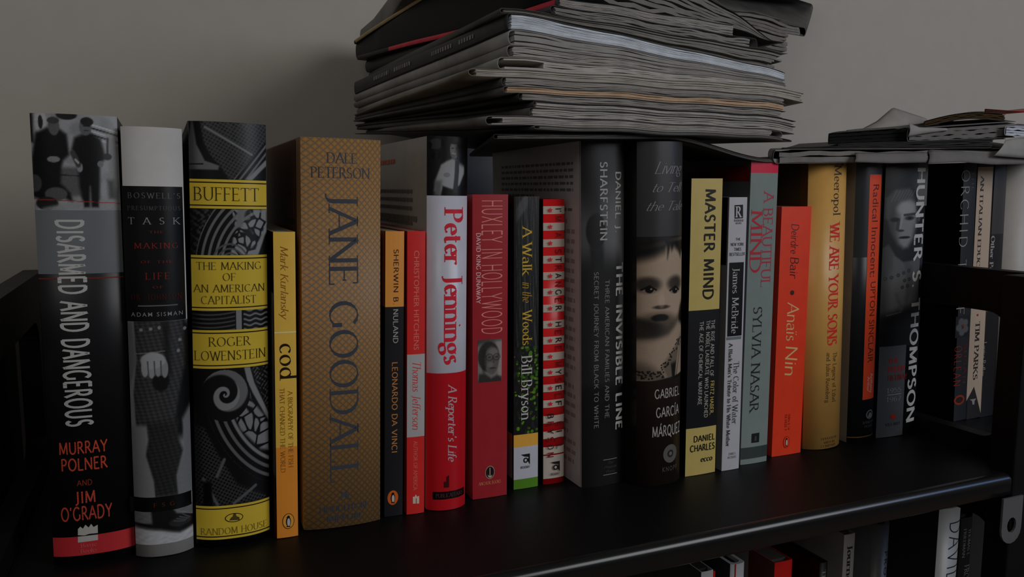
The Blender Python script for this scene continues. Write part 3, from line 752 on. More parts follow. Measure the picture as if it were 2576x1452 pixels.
# measured books: position, size, lean, print on the spine in (u, v) of the spine
BOOKS = [
 dict(label='thick black hardcover at the left end, topped by a photo of two coated men', group='books on the upper shelf', X=-0.0633, Y=0.487, z0=0.0007, lean=0.0133, w=0.0403, h=0.2426, D=0.16, bulge=0.004, kind='hard', col=(15, 15, 16), side=(70, 70, 70), boards=(60, 58, 52),
  decor=[
   ('pan', 'cover_photo', 'two_men', 0.0, 1.0, 0.0, 0.2039, 110, 110),
   ('band', 'colour_band', 0.0, 1.0, 0.2039, 0.3416, (62, 63, 64)),
   ('band', 'fold_line', 0.0, 1.0, 0.3504, 0.3531, (70, 24, 16)),
   ('band', 'colour_band', 0.0, 1.0, 0.9357, 0.9805, (112, 30, 32)),
   ('text', 'title_lettering', 'DISARMED AND DANGEROUS', 'sans_cond', 'V', 0.2465, 0.5448, 0.2242, 0.6815, (104, 103, 100)),
   ('text', 'author_lettering', 'MURRAY', 'sans_bold', 'H', 0.137, 0.7185, 0.7173, 0.7437, (118, 44, 30)),
   ('text', 'author_lettering', 'POLNER', 'sans_bold', 'H', 0.1539, 0.7093, 0.7552, 0.7816, (118, 44, 30)),
   ('text', 'author_lettering', 'AND', 'sans_bold', 'H', 0.3261, 0.5124, 0.8054, 0.8177, (80, 30, 20)),
   ('text', 'author_lettering', 'JIM', 'sans_bold', 'H', 0.3012, 0.5426, 0.8319, 0.8583, (118, 44, 30)),
   ('text', 'author_lettering', "O'GRADY", 'sans_bold', 'H', 0.1166, 0.7407, 0.8672, 0.8972, (112, 42, 30)),
   ('poly', 'publisher_mark', [(0.5494, 0.9491), (0.5542, 0.913), (0.5032, 0.9171), (0.4756, 0.9089), (0.4435, 0.9167), (0.4057, 0.9094), (0.3733, 0.918), (0.345, 0.9125), (0.3135, 0.9176), (0.3037, 0.9493)], (108, 104, 98)),
   ('poly', 'publisher_mark', [(0.3081, 0.9352), (0.553, 0.9359), (0.5539, 0.9324), (0.4491, 0.9317), (0.3885, 0.934), (0.3092, 0.9317)], (15, 15, 16)),
   ('text', 'publisher_lettering', 'Basic', 'serif', 'H', 0.3316, 0.5319, 0.9528, 0.9616, (122, 62, 58)),
   ('text', 'publisher_lettering', 'Books', 'serif', 'H', 0.3275, 0.5283, 0.966, 0.9748, (122, 62, 58)),
  ]),
 dict(label='slim hardcover with plain white top, black title label and grey coated figure', group='books on the upper shelf', X=-0.0225, Y=0.482, z0=0.0007, lean=0.0179, w=0.0301, h=0.2368, D=0.15, bulge=0.006, kind='hard', col=(112, 110, 107), side=(84, 83, 82), boards=(50, 48, 44),
  decor=[
   ('pan', 'cover_photo', 'coat_figure', 0.0, 1.0, 0.4386, 0.8589, 100, 260),
   ('band', 'title_label', -0.0144, 0.9785, 0.1314, 0.4383, (11, 11, 12)),
   ('pan', 'cover_photo', 'shoe', 0.0, 1.0, 0.8851, 0.97, 80, 60),
   ('band', 'title_label', -0.0646, 0.9835, 0.8545, 0.8896, (6, 6, 6)),
   ('text', 'title_lettering', "BOSWELL'S", 'serif_wide', 'H', 0.0741, 0.9391, 0.1462, 0.1582, (60, 60, 60)),
   ('text', 'title_lettering', 'PRESUMPTUOUS', 'serif_wide', 'H', 0.0665, 0.9337, 0.1758, 0.185, (50, 50, 50)),
   ('text', 'title_lettering', 'T A S K', 'serif_wide', 'H', 0.0716, 0.9346, 0.2017, 0.2165, (84, 83, 80)),
   ('text', 'subtitle_lettering', 'THE', 'serif_wide', 'H', 0.4094, 0.637, 0.2313, 0.2369, (84, 24, 18)),
   ('text', 'subtitle_lettering', 'MAKING', 'serif_wide', 'H', 0.1542, 0.8714, 0.259, 0.2711, (84, 24, 18)),
   ('text', 'subtitle_lettering', 'OF THE', 'serif_wide', 'H', 0.2556, 0.779, 0.2988, 0.3044, (84, 24, 18)),
   ('text', 'subtitle_lettering', 'LIFE', 'serif_wide', 'H', 0.3194, 0.7197, 0.3266, 0.3414, (84, 24, 18)),
   ('text', 'subtitle_lettering', 'OF', 'serif_wide', 'H', 0.4379, 0.6089, 0.3571, 0.3618, (84, 24, 18)),
   ('text', 'subtitle_lettering', 'DR. JOHNSON', 'serif_wide', 'H', 0.0768, 0.9136, 0.3756, 0.3876, (48, 16, 12)),
   ('band', 'rule_line', 0.1834, 0.8435, 0.4006, 0.4034, (55, 55, 55)),
   ('text', 'author_lettering', 'ADAM SISMAN', 'sans_wide', 'H', 0.0656, 0.9254, 0.4172, 0.4264, (74, 74, 72)),
   ('text', 'publisher_lettering', 'F S G', 'serif_wide', 'H', 0.328, 0.6798, 0.8687, 0.8779, (70, 28, 14)),
  ]),
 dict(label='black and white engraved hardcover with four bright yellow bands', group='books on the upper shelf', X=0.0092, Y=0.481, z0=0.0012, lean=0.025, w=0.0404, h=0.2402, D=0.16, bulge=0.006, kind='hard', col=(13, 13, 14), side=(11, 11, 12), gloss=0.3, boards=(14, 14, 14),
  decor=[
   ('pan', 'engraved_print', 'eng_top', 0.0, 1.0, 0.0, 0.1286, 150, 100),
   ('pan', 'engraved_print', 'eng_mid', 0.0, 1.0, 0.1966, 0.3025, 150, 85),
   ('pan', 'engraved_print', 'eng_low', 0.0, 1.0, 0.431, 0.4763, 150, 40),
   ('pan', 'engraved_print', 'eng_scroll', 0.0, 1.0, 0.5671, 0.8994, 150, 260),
   ('band', 'yellow_band', 0.0, 1.0, 0.1293, 0.1956, (122, 104, 34)),
   ('band', 'rule_line', 0.0, 1.0, 0.135, 0.1379, (24, 20, 10)),
   ('band', 'rule_line', 0.0, 1.0, 0.1871, 0.1899, (24, 20, 10)),
   ('band', 'yellow_band', 0.0, 1.0, 0.3024, 0.431, (122, 104, 34)),
   ('band', 'rule_line', 0.0, 1.0, 0.3081, 0.311, (24, 20, 10)),
   ('band', 'rule_line', 0.0, 1.0, 0.4225, 0.4253, (24, 20, 10)),
   ('band', 'yellow_band', 0.0, 1.0, 0.4764, 0.5671, (122, 104, 34)),
   ('band', 'rule_line', 0.0, 1.0, 0.482, 0.4849, (24, 20, 10)),
   ('band', 'rule_line', 0.0, 1.0, 0.5586, 0.5614, (24, 20, 10)),
   ('band', 'yellow_band', 0.0, 1.0, 0.8993, 0.9823, (122, 104, 34)),
   ('band', 'rule_line', 0.0, 1.0, 0.905, 0.9078, (24, 20, 10)),
   ('band', 'rule_line', 0.0, 1.0, 0.9738, 0.9767, (24, 20, 10)),
   ('text', 'title_lettering', 'BUFFETT', 'serif_light', 'H', 0.0417, 0.8907, 0.1476, 0.1769, (24, 20, 10)),
   ('text', 'subtitle_lettering', 'THE MAKING', 'serif_light', 'H', 0.0646, 0.9055, 0.3185, 0.3355, (24, 20, 10)),
   ('text', 'subtitle_lettering', 'OF', 'serif_light', 'H', 0.3974, 0.5631, 0.344, 0.361, (24, 20, 10)),
   ('text', 'subtitle_lettering', 'AN AMERICAN', 'serif_light', 'H', 0.0157, 0.9609, 0.3705, 0.3875, (24, 20, 10)),
   ('text', 'subtitle_lettering', 'CAPITALIST', 'serif_light', 'H', 0.1159, 0.8351, 0.3969, 0.4149, (24, 20, 10)),
   ('text', 'author_lettering', 'ROGER', 'serif_light', 'H', 0.1976, 0.7623, 0.4933, 0.5141, (24, 20, 10)),
   ('text', 'author_lettering', 'LOWENSTEIN', 'serif_light', 'H', 0.0133, 0.9674, 0.5255, 0.5472, (24, 20, 10)),
   ('ell', 'publisher_mark', 0.498, 0.931, 0.123, 0.0113, (24, 20, 10)),
   ('ell', 'publisher_mark', 0.498, 0.931, 0.1118, 0.0094, (122, 104, 34)),
   ('poly', 'publisher_mark', [(0.5757, 0.9387), (0.5651, 0.9309), (0.5318, 0.9286), (0.5212, 0.9218), (0.4877, 0.9214), (0.4759, 0.9278), (0.4533, 0.9304), (0.4303, 0.9367)], (50, 42, 18)),
   ('text', 'publisher_lettering', 'RANDOM HOUSE', 'serif_light', 'H', 0.0522, 0.9557, 0.9537, 0.9698, (64, 54, 20)),
  ]),
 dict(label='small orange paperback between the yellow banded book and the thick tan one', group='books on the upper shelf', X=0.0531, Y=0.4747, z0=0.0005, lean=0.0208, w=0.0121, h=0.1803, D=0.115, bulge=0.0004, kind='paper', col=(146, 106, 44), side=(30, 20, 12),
  decor=[
   ('band', 'colour_band', 0.0, 1.0, 0.696, 1.0, (142, 82, 30)),
   ('band', 'rule_line', 0.0, 1.0, 0.3176, 0.3215, (150, 130, 90)),
   ('text', 'author_lettering', 'Mark Kurlansky', 'italic', 'V', 0.3179, 0.647, 0.0442, 0.2797, (80, 54, 18)),
   ('text', 'title_lettering', 'cod', 'serif', 'V', 0.2374, 1.0123, 0.3557, 0.4754, (22, 15, 8)),
   ('text', 'subtitle_lettering', 'A BIOGRAPHY OF THE FISH', 'serif', 'V', 0.5888, 0.7933, 0.5098, 0.765, (70, 48, 14)),
   ('text', 'subtitle_lettering', 'THAT CHANGED THE WORLD', 'serif', 'V', 0.2161, 0.4206, 0.5003, 0.7793, (74, 50, 14)),
   ('side', 'back_colour', 0.001, 0.12, 0.0, 0.1943, (8, 8, 8)),
   ('side', 'back_colour', 0.001, 0.12, 0.1943, 0.7966, (60, 58, 56)),
   ('side', 'back_colour', 0.001, 0.12, 0.7966, 1.0, (50, 24, 12)),
   ('ell', 'publisher_mark', 0.5376, 0.945, 0.282, 0.0263, (30, 22, 18)),
   ('ell', 'publisher_mark', 0.5376, 0.945, 0.2538, 0.0242, (142, 90, 34)),
   ('ell', 'publisher_mark', 0.5373, 0.9466, 0.1185, 0.0163, (12, 12, 12)),
   ('ell', 'publisher_mark', 0.5399, 0.9313, 0.0677, 0.0053, (12, 12, 12)),
   ('poly', 'publisher_mark', [(0.5113, 0.9332), (0.3986, 0.9317), (0.5118, 0.93)], (12, 12, 12)),
   ('ell', 'publisher_mark', 0.5483, 0.9482, 0.0733, 0.0132, (112, 108, 104)),
   ('poly', 'publisher_mark', [(0.4496, 0.9638), (0.619, 0.9652), (0.6336, 0.9622), (0.4361, 0.9605)], (12, 12, 12)),
  ]),
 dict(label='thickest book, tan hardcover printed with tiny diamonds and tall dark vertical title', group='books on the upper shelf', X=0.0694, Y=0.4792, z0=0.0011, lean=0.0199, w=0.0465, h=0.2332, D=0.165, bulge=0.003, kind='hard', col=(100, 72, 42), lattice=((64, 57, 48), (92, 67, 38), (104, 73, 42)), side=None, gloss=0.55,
  decor=[
   ('text', 'author_lettering', 'DALE', 'serif', 'H', 0.3041, 0.6886, 0.036, 0.0606, (38, 40, 44)),
   ('text', 'author_lettering', 'PETERSON', 'serif', 'H', 0.1133, 0.8585, 0.0719, 0.0976, (38, 40, 44)),
   ('text', 'title_lettering', 'JANE GOODALL', 'serif', 'V', 0.3364, 0.6912, 0.1365, 0.8789, (38, 40, 44)),
   ('poly', 'publisher_mark', [(0.4639, 0.9252), (0.5189, 0.9173), (0.5406, 0.924), (0.5953, 0.9294), (0.5517, 0.9181), (0.6064, 0.9132), (0.5408, 0.9137), (0.552, 0.9026), (0.5191, 0.9091), (0.4538, 0.9034), (0.4862, 0.9124), (0.4311, 0.9234)], (38, 40, 44)),
   ('text', 'publisher_lettering', 'HOUGHTON', 'serif_bold', 'H', 0.1887, 0.8153, 0.9405, 0.9569, (38, 40, 44)),
   ('text', 'publisher_lettering', 'MIFFLIN', 'serif_bold', 'H', 0.2801, 0.7386, 0.9674, 0.9818, (38, 40, 44)),
   ('side', 'back_print', 0.016, 0.16, 0.003, 1.0, (44, 26, 12)),  # brown back cover print, darkened to hold the neighbouring book's shadow
   ('blurb', 'blurb_text', 0.02, 0.13, 0.12, 0.7, 16, (14, 10, 8)),
  ]),
 dict(label='small black paperback with an orange top and orange oval mark near its foot', group='books on the upper shelf', X=0.1191, Y=0.481, z0=0.0005, lean=0.022, w=0.0117, h=0.1791, D=0.12, bulge=0.0004, kind='paper', col=(20, 20, 21), side=(9, 9, 9),
  decor=[
   ('band', 'colour_band', 0.0, 1.0, 0.0, 0.258, (138, 88, 40)),
   ('text', 'author_lettering', 'SHERWIN B.', 'sans_bold', 'V', 0.4387, 0.6876, 0.0614, 0.2497, (40, 22, 14)),
   ('text', 'author_lettering', 'NULAND', 'sans_bold', 'V', 0.429, 0.6823, 0.2665, 0.3837, (96, 94, 90)),
   ('text', 'title_lettering', 'LEONARDO DA VINCI', 'sans_bold', 'V', 0.3832, 0.6662, 0.4505, 0.77, (112, 72, 40)),
   ('side', 'back_colour', 0.001, 0.12, 0.0, 0.2573, (72, 42, 20)),
   ('ell', 'publisher_mark', 0.4496, 0.9328, 0.2934, 0.0263, (122, 56, 22)),
   ('ell', 'publisher_mark', 0.4496, 0.9328, 0.264, 0.0242, (122, 56, 22)),
   ('ell', 'publisher_mark', 0.4497, 0.9342, 0.1232, 0.0163, (12, 12, 12)),
   ('ell', 'publisher_mark', 0.4486, 0.9191, 0.0703, 0.0053, (12, 12, 12)),
   ('poly', 'publisher_mark', [(0.4194, 0.9211), (0.3022, 0.9199), (0.4192, 0.9179)], (12, 12, 12)),
   ('ell', 'publisher_mark', 0.4615, 0.9358, 0.0763, 0.0131, (112, 108, 104)),
   ('poly', 'publisher_mark', [(0.3628, 0.9518), (0.5392, 0.9527), (0.5536, 0.9496), (0.3479, 0.9485)], (12, 12, 12)),
  ]),
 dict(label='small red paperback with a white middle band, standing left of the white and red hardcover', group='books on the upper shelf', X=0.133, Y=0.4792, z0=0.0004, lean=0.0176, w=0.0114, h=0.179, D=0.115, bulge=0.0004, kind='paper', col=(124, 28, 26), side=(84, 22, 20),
  decor=[
   ('band', 'white_band', 0.0, 1.0, 0.4258, 0.7197, (104, 101, 99)),
   ('text', 'author_lettering', 'CHRISTOPHER HITCHENS', 'sans', 'V', 0.3618, 0.6424, 0.0661, 0.4104, (140, 72, 62)),
   ('text', 'title_lettering', 'Thomas Jefferson', 'italic', 'V', 0.3052, 0.7601, 0.4541, 0.6945, (122, 34, 34)),
   ('text', 'subtitle_lettering', 'AUTHOR OF AMERICA', 'sans', 'V', 0.3593, 0.5962, 0.7349, 0.9135, (128, 64, 56)),
   ('poly', 'publisher_mark', [(0.7039, 0.9641), (0.7012, 0.936), (0.5807, 0.938), (0.5078, 0.9291), (0.4359, 0.937), (0.3393, 0.9364), (0.3402, 0.9617)], (124, 112, 100)),
   ('poly', 'publisher_mark', [(0.5584, 0.9631), (0.557, 0.9435), (0.5086, 0.9431), (0.5099, 0.9628)], (124, 28, 26)),
  ]),
 dict(label='white and red hardcover topped by a black and white photo of a shirt-sleeved man', group='books on the upper shelf', X=0.1468, Y=0.4824, z0=0.0006, lean=0.0139, w=0.0264, h=0.2362, D=0.155, bulge=0.006, kind='hard', col=(114, 113, 118), gloss=0.25, side=(96, 94, 92),
  decor=[
   ('pan', 'cover_photo', 'shirt_man', 0.0, 1.0, 0.0, 0.1518, 74, 104),
   ('band', 'colour_band', 0.0, 1.0, 0.6214, 1.0, (110, 17, 22)),
   ('text', 'title_lettering', 'Peter Jennings', 'serif_bold', 'V', 0.3767, 0.8326, 0.1814, 0.5989, (124, 22, 32)),
   ('text', 'subtitle_lettering', "A Reporter's Life", 'italic_bold', 'V', 0.4799, 0.6944, 0.6514, 0.8666, (112, 96, 100)),
   ('poly', 'publisher_mark', [(0.5077, 0.9369), (0.5063, 0.9027), (0.4341, 0.9067), (0.4346, 0.9196), (0.3725, 0.9194), (0.373, 0.9364)], (40, 8, 10)),
   ('band', 'publisher_label', 0.1246, 0.9552, 0.9477, 0.9691, (12, 6, 8)),
   ('text', 'publisher_lettering', 'PUBLICAFFAIRS', 'serif', 'H', 0.1868, 0.8928, 0.9531, 0.9638, (56, 34, 34)),
   ('blurb', 'blurb_text', 0.02, 0.125, 0.2, 0.3, 3, (62, 60, 58)),
   ('blurb', 'blurb_text', 0.02, 0.125, 0.04, 0.07, 1, (110, 62, 46)),
   ('blurb', 'blurb_text', 0.03, 0.125, 0.13, 0.2, 3, (60, 59, 58)),
   ('blurb', 'blurb_text', 0.03, 0.125, 0.22, 0.34, 6, (60, 59, 58)),
  ]),
 dict(label='dull red paperback with outlined pink title and a small photo of a man in glasses', group='books on the upper shelf', X=0.1802, Y=0.4865, z0=0.0003, lean=0.0045, w=0.0245, h=0.2012, D=0.13, bulge=0.0004, kind='paper', col=(93, 23, 27), side=(78, 18, 20),
  decor=[
   ('text', 'title_lettering', 'HUXLEY IN HOLLYWOOD', 'sans_thin', 'V', 0.2647, 0.8231, 0.0197, 0.4495, (140, 82, 74)),
   ('text', 'author_lettering', 'DAVID KING DUNAWAY', 'sans_bold', 'V', 0.1052, 0.2192, 0.1227, 0.3486, (132, 112, 110)),
   ('pan', 'cover_photo', 'glasses_man', 0.1433, 0.8294, 0.4674, 0.6079, 44, 74),
   ('ell', 'publisher_mark', 0.4928, 0.9139, 0.1378, 0.0223, (96, 84, 74)),
   ('ell', 'publisher_mark', 0.4928, 0.9139, 0.1206, 0.0197, (20, 14, 14)),
   ('poly', 'publisher_mark', [(0.4815, 0.9268), (0.424, 0.9207), (0.4471, 0.9289), (0.4931, 0.9323), (0.539, 0.9304), (0.5618, 0.9228), (0.5045, 0.9272), (0.504, 0.8983), (0.481, 0.8979)], (110, 96, 84)),
   ('text', 'publisher_lettering', 'ANCHOR BOOKS', 'serif', 'H', 0.1602, 0.8151, 0.944, 0.9545, (132, 84, 60)),
  ]),
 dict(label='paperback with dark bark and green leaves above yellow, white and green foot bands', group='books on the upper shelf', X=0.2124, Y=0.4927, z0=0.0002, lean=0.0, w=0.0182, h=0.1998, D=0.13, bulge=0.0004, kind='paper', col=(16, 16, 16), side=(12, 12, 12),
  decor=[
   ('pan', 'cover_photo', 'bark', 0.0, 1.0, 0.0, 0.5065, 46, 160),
   ('pan', 'cover_photo', 'leaves', 0.0, 1.0, 0.5037, 0.808, 60, 200),
   ('band', 'colour_band', 0.0, 1.0, 0.808, 0.8514, (134, 98, 40)),
   ('band', 'colour_band', 0.0, 1.0, 0.8514, 0.9655, (112, 111, 116)),
   ('band', 'colour_band', 0.0, 1.0, 0.9655, 1.0, (50, 78, 22)),
   ('text', 'title_lettering', 'A Walk', 'serif', 'V', 0.3313, 0.7023, 0.0964, 0.2648, (122, 98, 34)),
   ('text', 'title_lettering', 'in the', 'italic', 'V', 0.338, 0.709, 0.2838, 0.3544, (108, 84, 28)),
   ('text', 'title_lettering', 'Woods', 'serif', 'V', 0.3437, 0.7147, 0.3762, 0.4984, (122, 98, 34)),
   ('text', 'author_lettering', 'Bill Bryson', 'serif', 'V', 0.3054, 0.7249, 0.5336, 0.7591, (116, 114, 110)),
   ('poly', 'publisher_mark', [(0.4138, 0.8861), (0.6076, 0.89), (0.5436, 0.9005), (0.6573, 0.9175), (0.6554, 0.878), (0.2844, 0.8786)], (16, 14, 14)),
   ('ell', 'publisher_mark', 0.479, 0.9001, 0.0968, 0.0095, (16, 14, 14)),
   ('ell', 'publisher_mark', 0.479, 0.9001, 0.0484, 0.0048, (110, 108, 106)),
   ('text', 'publisher_lettering', 'BROADWAY', 'sans_bold', 'H', 0.2705, 0.6577, 0.9203, 0.9285, (16, 14, 14)),
   ('side', 'back_colour', 0.001, 0.13, 0.8051, 0.8484, (72, 48, 20)),
   ('side', 'back_colour', 0.001, 0.13, 0.8484, 0.9621, (56, 54, 56)),
  ]),
 dict(label='narrow paperback striped red and white with red stars down its spine', group='books on the upper shelf', X=0.2351, Y=0.4936, z0=0.0002, lean=-0.0058, w=0.0159, h=0.1979, D=0.13, bulge=0.001, kind='paper', col=(128, 22, 24), gloss=0.25, side=(14, 12, 12),
  decor=[
   ('band', 'white_stripe', 0.0, 1.0, 0.0237, 0.0503, (116, 108, 100)),
   ('band', 'white_stripe', 0.0, 1.0, 0.0797, 0.1063, (116, 108, 100)),
   ('band', 'white_stripe', 0.0, 1.0, 0.1357, 0.1623, (116, 108, 100)),
   ('band', 'white_stripe', 0.0, 1.0, 0.1918, 0.2183, (116, 108, 100)),
   ('band', 'white_stripe', 0.0, 1.0, 0.2478, 0.2743, (116, 108, 100)),
   ('band', 'white_stripe', 0.0, 1.0, 0.3038, 0.3303, (116, 108, 100)),
   ('band', 'white_stripe', 0.0, 1.0, 0.3598, 0.3863, (116, 108, 100)),
   ('band', 'white_stripe', 0.0, 1.0, 0.4158, 0.4423, (116, 108, 100)),
   ('band', 'white_stripe', 0.0, 1.0, 0.4718, 0.4983, (116, 108, 100)),
   ('band', 'white_stripe', 0.0, 1.0, 0.5278, 0.5543, (116, 108, 100)),
   ('band', 'white_stripe', 0.0, 1.0, 0.5838, 0.6103, (116, 108, 100)),
   ('band', 'white_stripe', 0.0, 1.0, 0.6398, 0.6664, (116, 108, 100)),
   ('band', 'white_stripe', 0.0, 1.0, 0.6958, 0.7224, (116, 108, 100)),
   ('band', 'white_stripe', 0.0, 1.0, 0.7518, 0.7784, (116, 108, 100)),
   ('band', 'white_stripe', 0.0, 1.0, 0.8079, 0.8344, (116, 108, 100)),
   ('band', 'white_stripe', 0.0, 1.0, 0.8639, 0.8904, (116, 108, 100)),
   ('band', 'white_stripe', 0.0, 1.0, 0.8953, 0.9791, (112, 104, 98)),
   ('text', 'title_lettering', "I'", 'sans_bold', 'V', 0.5483, 0.8126, 0.0315, 0.0426, (26, 16, 16)),
   ('text', 'title_lettering', 'M', 'sans_bold', 'V', 0.5491, 0.8135, 0.0567, 0.0735, (70, 14, 18)),
   ('text', 'title_lettering', 'A', 'sans_bold', 'V', 0.5507, 0.8155, 0.1128, 0.1295, (70, 14, 18)),
   ('text', 'title_lettering', 'S', 'sans_bold', 'V', 0.5524, 0.8174, 0.1688, 0.1856, (70, 14, 18)),
   ('text', 'title_lettering', 'T', 'sans_bold', 'V', 0.5532, 0.8184, 0.1969, 0.2136, (26, 16, 16)),
   ('text', 'title_lettering', 'R', 'sans_bold', 'V', 0.554, 0.8193, 0.2249, 0.2417, (70, 14, 18)),
   ('text', 'title_lettering', 'A', 'sans_bold', 'V', 0.5548, 0.8203, 0.2529, 0.2697, (26, 16, 16)),
   ('text', 'title_lettering', 'N', 'sans_bold', 'V', 0.5557, 0.8213, 0.281, 0.2977, (70, 14, 18)),
   ('text', 'title_lettering', 'G', 'sans_bold', 'V', 0.5565, 0.8222, 0.309, 0.3258, (26, 16, 16)),
   ('text', 'title_lettering', 'E', 'sans_bold', 'V', 0.5573, 0.8232, 0.337, 0.3538, (70, 14, 18)),
   ('text', 'title_lettering', 'R', 'sans_bold', 'V', 0.5581, 0.8242, 0.3651, 0.3818, (26, 16, 16)),
   ('text', 'title_lettering', 'H', 'sans_bold', 'V', 0.5598, 0.8261, 0.4211, 0.4379, (26, 16, 16)),
   ('text', 'title_lettering', 'E', 'sans_bold', 'V', 0.5606, 0.8271, 0.4492, 0.4659, (70, 14, 18)),
   ('text', 'title_lettering', 'R', 'sans_bold', 'V', 0.5615, 0.8281, 0.4772, 0.494, (26, 16, 16)),
   ('text', 'title_lettering', 'E', 'sans_bold', 'V', 0.5623, 0.8291, 0.5052, 0.522, (70, 14, 18)),
   ('text', 'title_lettering', 'M', 'sans_bold', 'V', 0.564, 0.831, 0.5613, 0.5781, (70, 14, 18)),
   ('text', 'title_lettering', 'Y', 'sans_bold', 'V', 0.5648, 0.832, 0.5893, 0.6061, (26, 16, 16)),
   ('text', 'title_lettering', 'S', 'sans_bold', 'V', 0.5656, 0.833, 0.6174, 0.6342, (70, 14, 18)),
   ('text', 'title_lettering', 'E', 'sans_bold', 'V', 0.5665, 0.834, 0.6454, 0.6622, (26, 16, 16)),
   ('text', 'title_lettering', 'L', 'sans_bold', 'V', 0.5673, 0.8349, 0.6735, 0.6902, (70, 14, 18)),
   ('text', 'title_lettering', 'F', 'sans_bold', 'V', 0.5682, 0.8359, 0.7015, 0.7183, (26, 16, 16)),
   ('poly', 'red_star', [(0.3153, 0.0334), (0.405, 0.0338), (0.3349, 0.0383), (0.359, 0.0454), (0.284, 0.0414), (0.2092, 0.0454), (0.233, 0.0383), (0.1626, 0.0337), (0.2524, 0.0334), (0.2837, 0.0265)], (128, 24, 30)),
   ('poly', 'red_star', [(0.3167, 0.0894), (0.4065, 0.0897), (0.3363, 0.0943), (0.3605, 0.1014), (0.2854, 0.0973), (0.2105, 0.1013), (0.2343, 0.0942), (0.1639, 0.0896), (0.2537, 0.0893), (0.285, 0.0824)], (128, 24, 30)),
   ('poly', 'red_star', [(0.3181, 0.1453), (0.408, 0.1457), (0.3377, 0.1502), (0.3619, 0.1574), (0.2867, 0.1532), (0.2118, 0.1572), (0.2356, 0.1502), (0.1651, 0.1455), (0.255, 0.1453), (0.2864, 0.1384)], (128, 24, 30)),
   ('poly', 'red_star', [(0.3195, 0.2013), (0.4095, 0.2017), (0.3391, 0.2062), (0.3634, 0.2133), (0.2881, 0.2092), (0.213, 0.2132), (0.237, 0.2061), (0.1663, 0.2014), (0.2563, 0.2012), (0.2877, 0.1943)], (128, 24, 30)),
   ('poly', 'red_star', [(0.3209, 0.2572), (0.411, 0.2577), (0.3405, 0.2622), (0.3648, 0.2693), (0.2895, 0.2651), (0.2143, 0.2691), (0.2383, 0.262), (0.1676, 0.2573), (0.2577, 0.2571), (0.2891, 0.2503)], (128, 24, 30)),
   ('poly', 'red_star', [(0.3223, 0.3132), (0.4125, 0.3136), (0.3419, 0.3181), (0.3663, 0.3253), (0.2908, 0.3211), (0.2156, 0.325), (0.2396, 0.3179), (0.1688, 0.3132), (0.259, 0.3131), (0.2905, 0.3062)], (128, 24, 30)),
   ('poly', 'red_star', [(0.3237, 0.3691), (0.414, 0.3696), (0.3434, 0.3741), (0.3677, 0.3812), (0.2922, 0.377), (0.2169, 0.3809), (0.2409, 0.3739), (0.17, 0.3691), (0.2604, 0.369), (0.2918, 0.3621)], (128, 24, 30)),
   ('poly', 'red_star', [(0.3251, 0.4251), (0.4155, 0.4256), (0.3448, 0.43), (0.3692, 0.4372), (0.2936, 0.433), (0.2182, 0.4368), (0.2422, 0.4298), (0.1713, 0.425), (0.2617, 0.4249), (0.2932, 0.4181)], (128, 24, 30)),
   ('poly', 'red_star', [(0.3265, 0.481), (0.417, 0.4816), (0.3462, 0.486), (0.3706, 0.4932), (0.295, 0.4889), (0.2195, 0.4928), (0.2435, 0.4857), (0.1725, 0.4809), (0.263, 0.4809), (0.2946, 0.474)], (128, 24, 30)),
   ('poly', 'red_star', [(0.3279, 0.537), (0.4185, 0.5376), (0.3477, 0.542), (0.3721, 0.5491), (0.2963, 0.5448), (0.2208, 0.5487), (0.2449, 0.5416), (0.1738, 0.5368), (0.2644, 0.5368), (0.296, 0.53)], (128, 24, 30)),
   ('poly', 'red_star', [(0.3293, 0.5929), (0.42, 0.5936), (0.3491, 0.5979), (0.3736, 0.6051), (0.2977, 0.6008), (0.2221, 0.6046), (0.2462, 0.5976), (0.175, 0.5928), (0.2657, 0.5927), (0.2974, 0.5859)], (128, 24, 30)),
   ('poly', 'red_star', [(0.3308, 0.6489), (0.4216, 0.6496), (0.3506, 0.6539), (0.375, 0.6611), (0.2991, 0.6567), (0.2234, 0.6605), (0.2475, 0.6535), (0.1763, 0.6487), (0.2671, 0.6487), (0.2987, 0.6419)], (128, 24, 30)),
   ('poly', 'red_star', [(0.3322, 0.7049), (0.4231, 0.7055), (0.352, 0.7099), (0.3765, 0.7171), (0.3005, 0.7127), (0.2247, 0.7165), (0.2489, 0.7094), (0.1775, 0.7046), (0.2684, 0.7046), (0.3001, 0.6978)], (128, 24, 30)),
   ('text', 'author_lettering', 'B', 'sans_bold', 'V', 0.1675, 0.4355, 0.7436, 0.7603, (26, 16, 16)),
   ('text', 'author_lettering', 'R', 'sans_bold', 'V', 0.1681, 0.4362, 0.7715, 0.7882, (70, 14, 18)),
   ('text', 'author_lettering', 'Y', 'sans_bold', 'V', 0.1687, 0.437, 0.7994, 0.8161, (26, 16, 16)),
   ('text', 'author_lettering', 'S', 'sans_bold', 'V', 0.1694, 0.4378, 0.8273, 0.844, (70, 14, 18)),
   ('text', 'author_lettering', 'O', 'sans_bold', 'V', 0.17, 0.4386, 0.8552, 0.872, (26, 16, 16)),
   ('text', 'author_lettering', 'N', 'sans_bold', 'V', 0.1706, 0.4393, 0.8831, 0.8999, (70, 14, 18)),
   ('text', 'author_lettering', 'B', 'sans_bold', 'V', 0.5895, 0.8576, 0.7747, 0.7887, (70, 14, 18)),
   ('text', 'author_lettering', 'I', 'sans_bold', 'V', 0.5903, 0.8586, 0.8074, 0.8119, (26, 16, 16)),
   ('text', 'author_lettering', 'L', 'sans_bold', 'V', 0.5912, 0.8596, 0.8307, 0.8446, (70, 14, 18)),
   ('text', 'author_lettering', 'L', 'sans_bold', 'V', 0.592, 0.8606, 0.8586, 0.8726, (26, 16, 16)),
